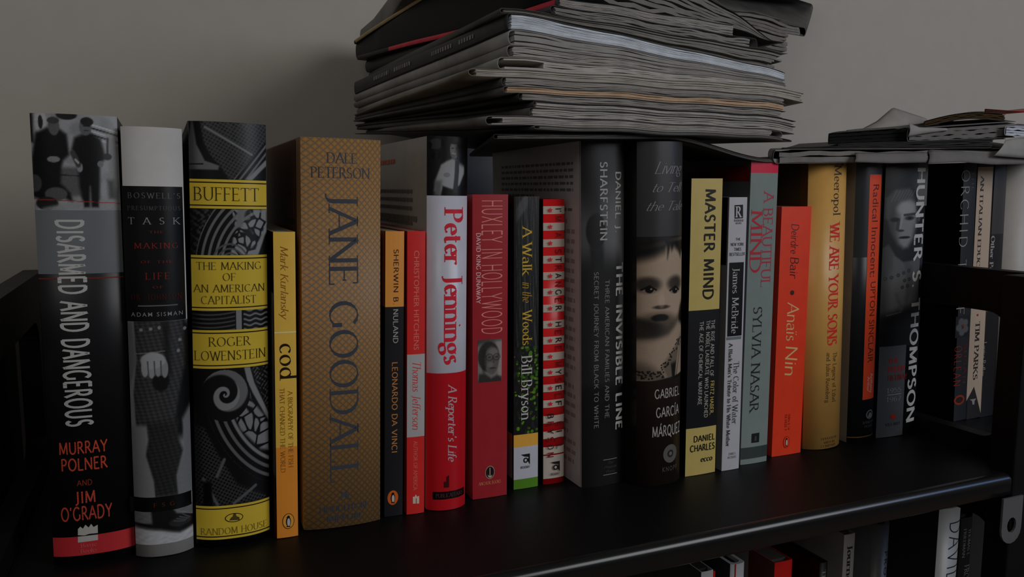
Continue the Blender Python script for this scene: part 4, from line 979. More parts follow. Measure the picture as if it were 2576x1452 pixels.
   ('poly', 'publisher_mark', [(0.4594, 0.9244), (0.69, 0.9284), (0.6135, 0.9391), (0.7485, 0.9566), (0.7472, 0.9175), (0.3248, 0.9181)], (16, 14, 14)),
   ('ell', 'publisher_mark', 0.5367, 0.9387, 0.1153, 0.0098, (16, 14, 14)),
   ('ell', 'publisher_mark', 0.5367, 0.9387, 0.0576, 0.0049, (110, 104, 98)),
   ('text', 'publisher_lettering', 'BROADWAY', 'sans_bold', 'H', 0.3067, 0.7488, 0.9582, 0.9666, (16, 14, 14)),
  ]),
 dict(label='dark grey hardcover with dim man silhouettes and white vertical lettering on its spine', group='books on the upper shelf', X=0.257, Y=0.4777, z0=0.0002, lean=-0.0156, w=0.0327, h=0.2358, D=0.155, bulge=0.002, kind='hard', col=(20, 20, 21), gloss=0.4, side=(104, 102, 99),
  decor=[
   ('pan', 'cover_photo', 'silhouettes', 0.0, 1.0, 0.0, 1.0017, 50, 300),
   ('text', 'author_lettering', 'SHARFSTEIN', 'sans_bold', 'V', 0.4125, 0.5719, 0.0575, 0.2772, (96, 95, 93)),
   ('text', 'author_lettering', 'DANIEL J.', 'sans_bold', 'V', 0.7782, 0.9094, 0.0856, 0.2562, (104, 103, 101)),
   ('text', 'title_lettering', 'THE INVISIBLE LINE', 'sans_black', 'V', 0.8033, 0.9639, 0.3438, 0.8371, (110, 109, 107)),
   ('text', 'subtitle_lettering', 'THREE AMERICAN FAMILIES AND THE', 'sans_bold', 'V', 0.5292, 0.6237, 0.391, 0.7972, (70, 69, 68)),
   ('text', 'subtitle_lettering', 'SECRET JOURNEY FROM BLACK TO WHITE', 'sans_bold', 'V', 0.2741, 0.3686, 0.3669, 0.8242, (70, 69, 68)),
   ('band', 'rule_line', 0.485, 0.8274, 0.9228, 0.9246, (80, 80, 78)),
   ('band', 'rule_line', 0.4854, 0.8281, 0.9689, 0.9706, (80, 80, 78)),
   ('text', 'publisher_lettering', 'The', 'italic', 'H', 0.5992, 0.7324, 0.9298, 0.9367, (46, 46, 46)),
   ('text', 'publisher_lettering', 'Penguin', 'italic', 'H', 0.5042, 0.8182, 0.9424, 0.9493, (46, 46, 46)),
   ('text', 'publisher_lettering', 'Press', 'italic', 'H', 0.552, 0.7708, 0.9562, 0.9631, (46, 46, 46)),
   ('side', 'back_print', 0.001, 0.145, 0.0, 1.0, (104, 102, 99)),
   ('blurb', 'blurb_text', 0.01, 0.135, 0.05, 0.2, 8, (62, 60, 59)),
   ('blurb', 'blurb_text', 0.008, 0.03, 0.21, 0.95, 26, (84, 76, 70)),
  ]),
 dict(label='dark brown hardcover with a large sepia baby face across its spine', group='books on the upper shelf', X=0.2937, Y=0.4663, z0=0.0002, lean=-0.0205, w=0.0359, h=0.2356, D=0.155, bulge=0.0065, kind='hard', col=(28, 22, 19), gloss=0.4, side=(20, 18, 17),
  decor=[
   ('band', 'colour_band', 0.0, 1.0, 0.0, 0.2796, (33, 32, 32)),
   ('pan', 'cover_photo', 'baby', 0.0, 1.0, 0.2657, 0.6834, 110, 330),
   ('text', 'title_lettering', 'Living', 'script', 'H', 0.2806, 0.9614, 0.0566, 0.0891, (84, 82, 80)),
   ('text', 'title_lettering', 'to Tell', 'script', 'H', 0.2474, 0.9739, 0.1147, 0.1403, (84, 82, 80)),
   ('text', 'title_lettering', 'the Tale', 'script', 'H', 0.1436, 0.9863, 0.167, 0.1925, (84, 82, 80)),
   ('text', 'author_lettering', 'GABRIEL', 'sans_bold', 'H', 0.3022, 0.9259, 0.7105, 0.736, (98, 95, 92)),
   ('text', 'author_lettering', 'GARCÍA', 'sans_bold', 'H', 0.3313, 0.9116, 0.7651, 0.793, (98, 95, 92)),
   ('text', 'author_lettering', 'MÁRQUEZ', 'sans_bold', 'H', 0.2606, 0.9609, 0.8208, 0.851, (98, 95, 92)),
   ('ell', 'publisher_mark', 0.6647, 0.9082, 0.1735, 0.0279, (54, 52, 50)),
   ('ell', 'publisher_mark', 0.6647, 0.9082, 0.0731, 0.0116, (26, 22, 20)),
   ('ell', 'publisher_mark', 0.6647, 0.9082, 0.0365, 0.0058, (60, 58, 56)),
   ('text', 'publisher_lettering', 'KNOPF', 'sans_wide', 'H', 0.4749, 0.8411, 0.9465, 0.9604, (50, 47, 44)),
  ]),
 dict(label='black paperback with pale yellow top and foot panels lettered in bold black', group='books on the upper shelf', X=0.3355, Y=0.468, z0=0.0002, lean=-0.0065, w=0.026, h=0.2119, D=0.135, bulge=0.0006, kind='paper', col=(13, 13, 14), gloss=0.4, side=(9, 9, 9),
  decor=[
   ('band', 'yellow_panel', 0.0, 1.0, 0.0, 0.4331, (112, 99, 57)),
   ('band', 'yellow_panel', 0.0, 1.0, 0.8347, 1.0, (112, 99, 57)),
   ('text', 'title_lettering', 'MASTER MIND', 'sans_black', 'V', 0.4415, 0.767, 0.0346, 0.3986, (20, 18, 12)),
   ('text', 'subtitle_lettering', 'THE RISE AND FALL OF', 'sans_bold', 'V', 0.7349, 0.8527, 0.4685, 0.6618, (100, 98, 92)),
   ('text', 'subtitle_lettering', 'FRITZ HABER,', 'sans_bold', 'V', 0.7638, 0.8819, 0.6779, 0.7947, (120, 104, 56)),
   ('text', 'subtitle_lettering', 'THE NOBEL LAUREATE WHO LAUNCHED', 'sans_bold', 'V', 0.5688, 0.6868, 0.4695, 0.8018, (100, 98, 92)),
   ('text', 'subtitle_lettering', 'THE AGE OF CHEMICAL WARFARE', 'sans_bold', 'V', 0.3539, 0.4719, 0.4716, 0.7551, (100, 98, 92)),
   ('text', 'author_lettering', 'DANIEL', 'sans_black', 'H', 0.2453, 0.9558, 0.8629, 0.883, (20, 18, 12)),
   ('text', 'author_lettering', 'CHARLES', 'sans_black', 'H', 0.1346, 0.964, 0.8947, 0.9161, (20, 18, 12)),
   ('text', 'publisher_lettering', 'ecco', 'serif_bold', 'H', 0.4865, 0.8948, 0.9359, 0.956, (20, 18, 12)),
  ]),
 dict(label='slim pale grey-white paperback with a black author panel in the middle of its spine', group='books on the upper shelf', X=0.367, Y=0.4673, z0=0.0002, lean=-0.0051, w=0.0155, h=0.199, D=0.13, bulge=0.0004, kind='paper', col=(106, 105, 107), gloss=0.35, side=(70, 69, 68),
  decor=[
   ('poly', 'publisher_mark', [(0.294, 0.0756), (0.7749, 0.0744), (0.7517, 0.0263), (0.2729, 0.0276)], (12, 12, 13)),
   ('text', 'publisher_mark', 'R', 'serif_bold', 'H', 0.3271, 0.7203, 0.0335, 0.0699, (108, 106, 106)),
   ('text', 'publisher_lettering', 'RIVERHEAD', 'sans_bold', 'H', 0.275, 0.8007, 0.0787, 0.086, (30, 30, 32)),
   ('text', 'publisher_lettering', 'BOOKS', 'sans_bold', 'H', 0.3669, 0.6957, 0.0889, 0.0947, (30, 30, 32)),
   ('text', 'subtitle_lettering', 'THE', 'sans_bold', 'H', 0.3925, 0.6569, 0.1442, 0.153, (26, 28, 34)),
   ('text', 'subtitle_lettering', 'NEW YORK', 'sans_bold', 'H', 0.1359, 0.8643, 0.1617, 0.1719, (26, 28, 34)),
   ('text', 'subtitle_lettering', 'TIMES', 'sans_bold', 'H', 0.3203, 0.7182, 0.1792, 0.1894, (26, 28, 34)),
   ('text', 'subtitle_lettering', 'BESTSELLER', 'sans_bold', 'H', 0.0846, 0.9481, 0.1967, 0.2069, (26, 34, 50)),
   ('band', 'black_panel', 0.0878, 0.8971, 0.2315, 0.4984, (10, 10, 11)),
   ('band', 'colour_band', 0.0588, 0.8789, 0.501, 0.5112, (64, 68, 70)),
   ('text', 'author_lettering', 'James McBride', 'serif', 'V', 0.2928, 0.6526, 0.2519, 0.4895, (104, 102, 100)),
   ('text', 'title_lettering', 'The Color of Water', 'serif', 'V', 0.4976, 0.7996, 0.5933, 0.8272, (30, 30, 30)),
   ('text', 'subtitle_lettering', "A Black Man's Tribute to His White Mother", 'serif_bold', 'V', 0.1991, 0.385, 0.5218, 0.9096, (30, 30, 30)),
   ('text', 'publisher_lettering', 'JAMES', 'serif', 'H', 0.3504, 0.7542, 0.9341, 0.9428, (60, 60, 60)),
   ('text', 'publisher_lettering', 'MCBRIDE', 'serif', 'H', 0.3092, 0.8086, 0.9472, 0.956, (60, 60, 60)),
   ('side', 'back_colour', 0.001, 0.12, 0.0, 0.2395, (8, 8, 8)),
  ]),
 dict(label='worn grey-green paperback with a pinkish red strip near its top and red title', group='books on the upper shelf', X=0.3881, Y=0.4725, z0=0.0002, lean=0.0, w=0.0245, h=0.2265, D=0.14, bulge=0.0008, kind='paper', col=(74, 80, 77), gloss=0.22, side=(46, 47, 47),
  decor=[
   ('band', 'red_strip', 0.0, 1.0, 0.0108, 0.0449, (122, 30, 44)),
   ('band', 'colour_band', 0.0, 1.0, 0.9428, 0.9821, (34, 38, 37)),
   ('text', 'title_lettering', 'A BEAUTIFUL', 'serif', 'V', 0.4938, 0.8438, 0.1001, 0.4104, (100, 34, 42)),
   ('text', 'title_lettering', 'MIND', 'serif', 'V', 0.0723, 0.4527, 0.1599, 0.3627, (106, 24, 34)),
   ('text', 'author_lettering', 'SYLVIA NASAR', 'serif', 'V', 0.2589, 0.571, 0.4751, 0.8285, (24, 24, 24)),
   ('poly', 'publisher_mark', [(0.3618, 0.9287), (0.6532, 0.9295), (0.6547, 0.8969), (0.3634, 0.8974)], (18, 18, 18)),
   ('poly', 'publisher_mark', [(0.4756, 0.9222), (0.5487, 0.923), (0.5423, 0.9073), (0.4838, 0.9067)], (40, 42, 42)),
   ('side', 'red_strip', 0.001, 0.13, 0.0234, 0.0703, (60, 16, 14)),
   ('sidetext', 'subtitle_lettering', '#1 NEW YORK TIMES BESTSELLER', 'serif', 0.025, 0.12, 0.04, 0.068, (24, 20, 20)),
   ('blurb', 'blurb_text', 0.01, 0.12, 0.12, 0.6, 20, (34, 36, 36)),
  ]),
 dict(label='bright orange-red paperback with cream script name', group='books on the upper shelf', X=0.4223, Y=0.478, z0=0.0002, lean=0.0, w=0.0284, h=0.1918, D=0.13, bulge=0.0004, kind='paper', col=(140, 36, 18), gloss=0.4, side=(100, 26, 14),
  decor=[
   ('text', 'author_lettering', 'Deirdre', 'pen', 'V', 0.3406, 0.5843, 0.068, 0.1848, (40, 20, 18)),
   ('text', 'author_lettering', 'Bair', 'pen', 'V', 0.3527, 0.624, 0.1976, 0.284, (40, 20, 18)),
   ('ell', 'ornament_dot', 0.4542, 0.3382, 0.068, 0.0096, (36, 24, 18)),
   ('text', 'title_lettering', 'Anaïs', 'pen', 'V', 0.3167, 0.6982, 0.3751, 0.5306, (130, 104, 72)),
   ('text', 'title_lettering', 'Nin', 'pen', 'V', 0.317, 0.7133, 0.5528, 0.6715, (130, 104, 72)),
   ('text', 'publisher_lettering', 'ISBN 0 14', 'sans', 'V', 0.5002, 0.5688, 0.8315, 0.8958, (70, 16, 12)),
   ('text', 'publisher_lettering', '02.5525 7', 'sans', 'V', 0.3909, 0.4595, 0.8302, 0.8976, (70, 16, 12)),
   ('ell', 'publisher_mark', 0.4743, 0.9461, 0.11, 0.0244, (60, 16, 12)),
   ('ell', 'publisher_mark', 0.4743, 0.9461, 0.099, 0.0225, (140, 38, 18)),
   ('ell', 'publisher_mark', 0.4747, 0.9471, 0.0462, 0.0151, (12, 12, 12)),
   ('ell', 'publisher_mark', 0.4699, 0.9334, 0.0264, 0.0049, (12, 12, 12)),
   ('poly', 'publisher_mark', [(0.4596, 0.9352), (0.4154, 0.9341), (0.4586, 0.9322)], (12, 12, 12)),
   ('ell', 'publisher_mark', 0.4794, 0.9482, 0.0286, 0.0122, (112, 108, 104)),
   ('poly', 'publisher_mark', [(0.4476, 0.9637), (0.5137, 0.9646), (0.5181, 0.9617), (0.4411, 0.9607)], (12, 12, 12)),
  ]),
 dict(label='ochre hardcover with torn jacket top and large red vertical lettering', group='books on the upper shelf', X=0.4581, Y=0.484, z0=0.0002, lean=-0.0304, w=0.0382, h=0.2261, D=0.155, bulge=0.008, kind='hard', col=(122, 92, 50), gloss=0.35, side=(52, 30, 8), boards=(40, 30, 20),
  decor=[
   ('text', 'author_lettering', 'Meeropol', 'serif', 'V', 0.4767, 0.6681, 0.0151, 0.1857, (30, 26, 20)),
   ('text', 'title_lettering', 'WE ARE YOUR SONS', 'serif_bold', 'V', 0.4099, 0.6547, 0.2051, 0.6324, (124, 30, 26)),
   ('text', 'subtitle_lettering', 'The Legacy of Ethel', 'serif', 'V', 0.5684, 0.6749, 0.6575, 0.8354, (36, 28, 18)),
   ('text', 'subtitle_lettering', 'and Julius Rosenberg', 'serif', 'V', 0.398, 0.4938, 0.6566, 0.8341, (36, 28, 18)),
   ('text', 'publisher_lettering', 'HOUGHTON', 'serif', 'H', 0.3118, 0.7381, 0.9593, 0.9677, (56, 42, 24)),
   ('text', 'publisher_lettering', 'MIFFLIN', 'serif', 'H', 0.3784, 0.6768, 0.9732, 0.9816, (56, 42, 24)),
   ('text', 'publisher_lettering', 'COMPANY', 'serif', 'H', 0.3168, 0.7218, 0.9856, 0.994, (56, 42, 24)),
   ('poly', 'torn_edge', [(0.5346, 0.0138), (0.6188, 0.0094), (0.7057, 0.0189), (0.7461, 0.0077), (0.8105, 0.0103), (0.7865, -0.0036), (0.4678, -0.0013)], (48, 32, 18)),
  ]),
 dict(label='black hardcover with a long orange-red vertical label on its spine', group='books on the upper shelf', X=0.5032, Y=0.483, z0=0.0002, lean=-0.0216, w=0.0279, h=0.2333, D=0.155, bulge=0.005, kind='hard', col=(19, 20, 22), gloss=0.35, side=(68, 66, 64),
  decor=[
   ('band', 'colour_band', 0.0, 1.0, 0.0029, 0.3519, (28, 29, 30)),
   ('band', 'gold_line', 0.0, 1.0, 0.0193, 0.0228, (84, 58, 26)),
   ('band', 'gold_line', 0.0, 1.0, 0.0262, 0.0283, (84, 58, 26)),
   ('poly', 'title_label', [(0.3771, 0.8485), (0.9062, 0.8485), (0.8328, 0.0753), (0.3419, 0.0742)], (126, 42, 22)),
   ('text', 'title_lettering', 'Radical Innocent:', 'sans', 'V', 0.4745, 0.711, 0.108, 0.4209, (48, 18, 14)),
   ('text', 'title_lettering', 'UPTON SINCLAIR', 'sans', 'V', 0.5138, 0.73, 0.4374, 0.719, (48, 18, 14)),
   ('text', 'author_lettering', 'Anthony', 'sans_bold', 'V', 0.6556, 0.7672, 0.7577, 0.8269, (122, 98, 90)),
   ('text', 'author_lettering', 'Arthur', 'sans_bold', 'V', 0.5293, 0.625, 0.7682, 0.8207, (122, 98, 90)),
   ('ell', 'publisher_mark', 0.6917, 0.904, 0.1621, 0.0166, (60, 60, 60)),
   ('ell', 'publisher_mark', 0.6917, 0.904, 0.1135, 0.0125, (22, 22, 22)),
   ('poly', 'publisher_mark', [(0.8269, 0.9159), (0.7539, 0.8988), (0.6567, 0.8983), (0.5995, 0.9145)], (64, 64, 62)),
   ('text', 'publisher_lettering', 'RANDOM', 'serif', 'H', 0.4116, 0.9324, 0.926, 0.9356, (46, 46, 46)),
   ('text', 'publisher_lettering', 'HOUSE', 'serif', 'H', 0.4831, 0.8746, 0.9412, 0.9495, (46, 46, 46)),
   ('band', 'gold_line', 0.0, 1.0, 0.9787, 0.9822, (64, 44, 16)),
  ]),
 dict(label='thick black and white paperback with a young man portrait and bold white vertical lettering', group='books on the upper shelf', X=0.5338, Y=0.4826, z0=0.0002, lean=-0.0209, w=0.0453, h=0.2317, D=0.15, bulge=0.003, kind='paper', col=(15, 15, 16), gloss=0.4, side=(12, 12, 12),
  decor=[
   ('pan', 'cover_photo', 'portrait', 0.0, 0.8964, 0.0, 0.6723, 80, 320),
   ('band', 'colour_band', 0.7386, 1.0301, 0.0, 0.1778, (52, 51, 50)),
   ('band', 'colour_band', 0.017, 0.6111, 0.6685, 1.0, (44, 44, 45)),
   ('text', 'title_lettering', 'HUNTER S. THOMPSON', 'sans_black', 'V', 0.7096, 0.9461, 0.0455, 0.9588, (104, 103, 101)),
   ('text', 'subtitle_lettering', 'THE', 'serif_bold', 'H', 0.1893, 0.4319, 0.7134, 0.7302, (84, 20, 14)),
   ('text', 'subtitle_lettering', 'PROUD', 'serif_bold', 'H', 0.198, 0.6039, 0.7432, 0.7628, (90, 20, 14)),
   ('text', 'subtitle_lettering', 'HIGHWAY', 'serif_bold', 'H', 0.1967, 0.6753, 0.7742, 0.7939, (70, 16, 12)),
   ('text', 'subtitle_lettering', '1955', 'serif', 'H', 0.1997, 0.5273, 0.8215, 0.8383, (74, 73, 72)),
   ('band', 'rule_line', 0.2144, 0.5324, 0.8439, 0.8468, (80, 79, 78)),
   ('text', 'subtitle_lettering', '1967', 'serif', 'H', 0.1987, 0.5276, 0.8537, 0.8705, (74, 73, 72)),
   ('ell', 'publisher_mark', 0.3625, 0.9265, 0.0621, 0.0084, (92, 22, 16)),
   ('text', 'publisher_lettering', 'VILLARD', 'serif', 'H', 0.184, 0.5269, 0.9489, 0.9587, (28, 28, 28)),
  ]),
 dict(label='black paperback beyond the side frame with thin white title and small white flower', group='books on the neighbouring shelf', X=0.6373, Y=0.4915, z0=0.0002, lean=-0.0376, w=0.0157, h=0.2266, D=0.13, bulge=0.0004, kind='paper', col=(22, 22, 24), side=(7, 7, 7), gloss=0.4,
  decor=[
   ('text', 'title_lettering', 'ORCHID THIEF', 'hair', 'V', -0.1375, 0.4376, 0.0244, 0.5753, (86, 84, 80)),
   ('text', 'title_lettering', 'THE', 'hair', 'V', 0.6097, 0.8029, 0.0304, 0.1035, (60, 58, 56)),
   ('pan', 'cover_flower', 'flower', -0.1543, 0.9208, 0.583, 0.6667, 30, 40),
   ('text', 'author_lettering', 'ORLEAN', 'hair', 'V', -0.1392, 0.3643, 0.7002, 0.8569, (92, 28, 16)),
   ('text', 'author_lettering', 'SUSAN', 'hair', 'V', 0.547, 0.7988, 0.6941, 0.8493, (70, 22, 12)),
   ('ell', 'publisher_mark', 0.3626, 0.9163, 0.4073, 0.0198, (84, 30, 14)),
   ('ell', 'publisher_mark', 0.3626, 0.9163, 0.282, 0.0122, (26, 20, 18)),
  ]),
 dict(label='paperback with a long cream ribbon panel ending in a swallow tail, beyond the side frame', group='books on the neighbouring shelf', X=0.6536, Y=0.4915, z0=0.0002, lean=-0.0313, w=0.0192, h=0.2279, D=0.13, bulge=0.0004, kind='paper', col=(24, 22, 22), side=(24, 22, 22), gloss=0.4,
  decor=[
   ('poly', 'ribbon_panel', [(-0.0624, 0.9255), (0.3783, 0.8708), (0.9249, 0.9848), (0.9444, 0.0182), (-0.0351, 0.0182)], (104, 92, 80)),
   ('text', 'title_lettering', 'AN ITALIAN EDUCATION', 'serif_bold', 'V', 0.1589, 0.3603, 0.0471, 0.5258, (28, 24, 24)),
   ('ell', 'ornament_dot', 0.3756, 0.5866, 0.067, 0.0046, (90, 24, 18)),
   ('text', 'author_lettering', 'TIM PARKS', 'serif_bold', 'V', 0.2801, 0.5566, 0.6125, 0.845, (28, 24, 24)),
   ('poly', 'publisher_mark', [(0.2872, 0.9286), (0.33, 0.9438), (0.4461, 0.9438), (0.4607, 0.9286), (0.5691, 0.921), (0.1359, 0.921)], (80, 80, 78)),
  ]),
 dict(label='black paperback with small white lettering right of the cream ribbon book', group='books on the neighbouring shelf', X=0.6713, Y=0.4915, z0=0.0002, lean=-0.0184, w=0.0163, h=0.2281, D=0.13, bulge=0.0004, kind='paper', col=(18, 17, 17), side=(18, 17, 17), gloss=0.4,
  decor=[
   ('band', 'colour_band', 0.0, 1.0, 0.0045, 0.2742, (34, 32, 31)),
   ('text', 'title_lettering', "Other People's Dirt", 'serif_bold', 'V', 0.027, 0.277, 0.2803, 0.5773, (92, 88, 84)),
   ('text', 'author_lettering', 'Louise Rafkin', 'serif', 'V', -0.1582, 0.1454, 0.6955, 0.8348, (88, 86, 84)),
  ]),
 dict(label='wide pale grey hardcover with dark vertical lettering at the right edge of the photo', group='books on the neighbouring shelf', X=0.6887, Y=0.4915, z0=0.0002, lean=-0.029, w=0.0399, h=0.2282, D=0.155, bulge=0.009, kind='hard', col=(100, 97, 93), gloss=0.5, side=(60, 58, 55),
  decor=[
   ('text', 'title_lettering', 'GATHERING', 'serif', 'V', 0.4525, 0.6026, -0.1642, 0.1746, (34, 32, 31)),
   ('text', 'title_lettering', 'THE', 'serif', 'V', 0.562, 0.6778, 0.206, 0.2463, (60, 24, 22)),
   ('text', 'title_lettering', 'TEMPEST', 'serif', 'V', 0.5697, 0.74, 0.2716, 0.4627, (34, 32, 31)),
  ]),
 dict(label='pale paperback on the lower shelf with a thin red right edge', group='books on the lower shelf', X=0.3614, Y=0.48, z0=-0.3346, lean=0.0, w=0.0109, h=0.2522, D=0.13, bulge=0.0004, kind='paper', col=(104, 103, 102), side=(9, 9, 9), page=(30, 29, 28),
  decor=[
   ('band', 'red_edge', 1.0044, 1.1755, 0.0047, 0.4912, (110, 20, 16)),
  ]),
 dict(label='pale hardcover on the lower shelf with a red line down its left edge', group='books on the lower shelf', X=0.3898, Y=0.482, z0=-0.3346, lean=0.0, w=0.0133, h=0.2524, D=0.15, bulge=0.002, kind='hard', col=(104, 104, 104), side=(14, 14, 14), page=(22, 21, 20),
  decor=[
   ('band', 'red_line', 0.2243, 0.3113, 0.0, 0.5152, (96, 18, 14)),
  ]),
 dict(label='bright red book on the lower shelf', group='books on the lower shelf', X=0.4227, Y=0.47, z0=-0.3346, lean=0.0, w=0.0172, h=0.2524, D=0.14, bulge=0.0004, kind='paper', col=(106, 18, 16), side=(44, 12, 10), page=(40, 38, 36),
  decor=[
   ('side', 'back_colour', 0.03, 0.14, 0.0, 0.6472, (64, 62, 60)),
  ]),
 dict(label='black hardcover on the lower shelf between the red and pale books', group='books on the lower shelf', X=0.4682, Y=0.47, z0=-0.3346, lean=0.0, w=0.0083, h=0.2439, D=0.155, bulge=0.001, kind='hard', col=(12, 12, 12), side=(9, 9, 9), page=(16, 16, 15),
  decor=[
   ('text', 'title_lettering', 'Tho', 'serif', 'V', 0.2887, 0.6916, 0.0241, 0.0788, (70, 70, 68)),
  ]),
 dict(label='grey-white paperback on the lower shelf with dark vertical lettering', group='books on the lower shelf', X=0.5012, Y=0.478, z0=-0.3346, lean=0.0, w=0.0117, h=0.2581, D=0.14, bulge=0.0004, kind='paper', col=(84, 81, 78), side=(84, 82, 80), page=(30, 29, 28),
  decor=[
   ('text', 'title_lettering', 'Journey', 'serif_bold', 'V', 0.3438, 0.795, 0.0379, 0.1867, (22, 20, 20)),
  ]),
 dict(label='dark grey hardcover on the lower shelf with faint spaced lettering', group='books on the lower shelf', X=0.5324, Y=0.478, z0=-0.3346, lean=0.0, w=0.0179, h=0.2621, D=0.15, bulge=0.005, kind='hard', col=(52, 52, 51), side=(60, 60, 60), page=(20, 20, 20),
  decor=[
   ('text', 'title_lettering', 'PROVE', 'sans_wide', 'V', 0.5397, 0.7441, 0.09, 0.2243, (22, 22, 22)),
  ]),
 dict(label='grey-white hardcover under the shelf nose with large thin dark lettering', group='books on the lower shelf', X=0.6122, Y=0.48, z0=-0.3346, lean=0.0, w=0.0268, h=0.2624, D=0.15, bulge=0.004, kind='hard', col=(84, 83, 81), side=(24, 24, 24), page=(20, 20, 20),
  decor=[
   ('text', 'title_lettering', 'DAVID', 'sans_thin', 'V', 0.3776, 0.9797, 0.051, 0.2678, (26, 26, 26)),
  ]),
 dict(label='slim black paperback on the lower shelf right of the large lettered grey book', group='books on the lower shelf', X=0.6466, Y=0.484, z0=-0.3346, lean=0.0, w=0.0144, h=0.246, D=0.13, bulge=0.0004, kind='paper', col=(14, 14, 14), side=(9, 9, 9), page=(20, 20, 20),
  decor=[
   ('text', 'author_lettering', 'THOMAS L', 'serif', 'V', 0.6923, 0.9103, 0.0453, 0.1483, (58, 57, 55)),
   ('text', 'author_lettering', 'FRIEDMAN', 'serif', 'V', 0.2644, 0.4823, 0.0417, 0.1539, (58, 57, 55)),
   ('text', 'title_lettering', 'FROM', 'serif', 'V', 0.5378, 0.9758, 0.1845, 0.2603, (60, 59, 57)),
  ]),
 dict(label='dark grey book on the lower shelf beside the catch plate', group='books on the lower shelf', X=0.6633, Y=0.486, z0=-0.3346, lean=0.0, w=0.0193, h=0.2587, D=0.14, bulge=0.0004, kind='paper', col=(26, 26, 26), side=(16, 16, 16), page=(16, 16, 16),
  decor=[
  ]),
]
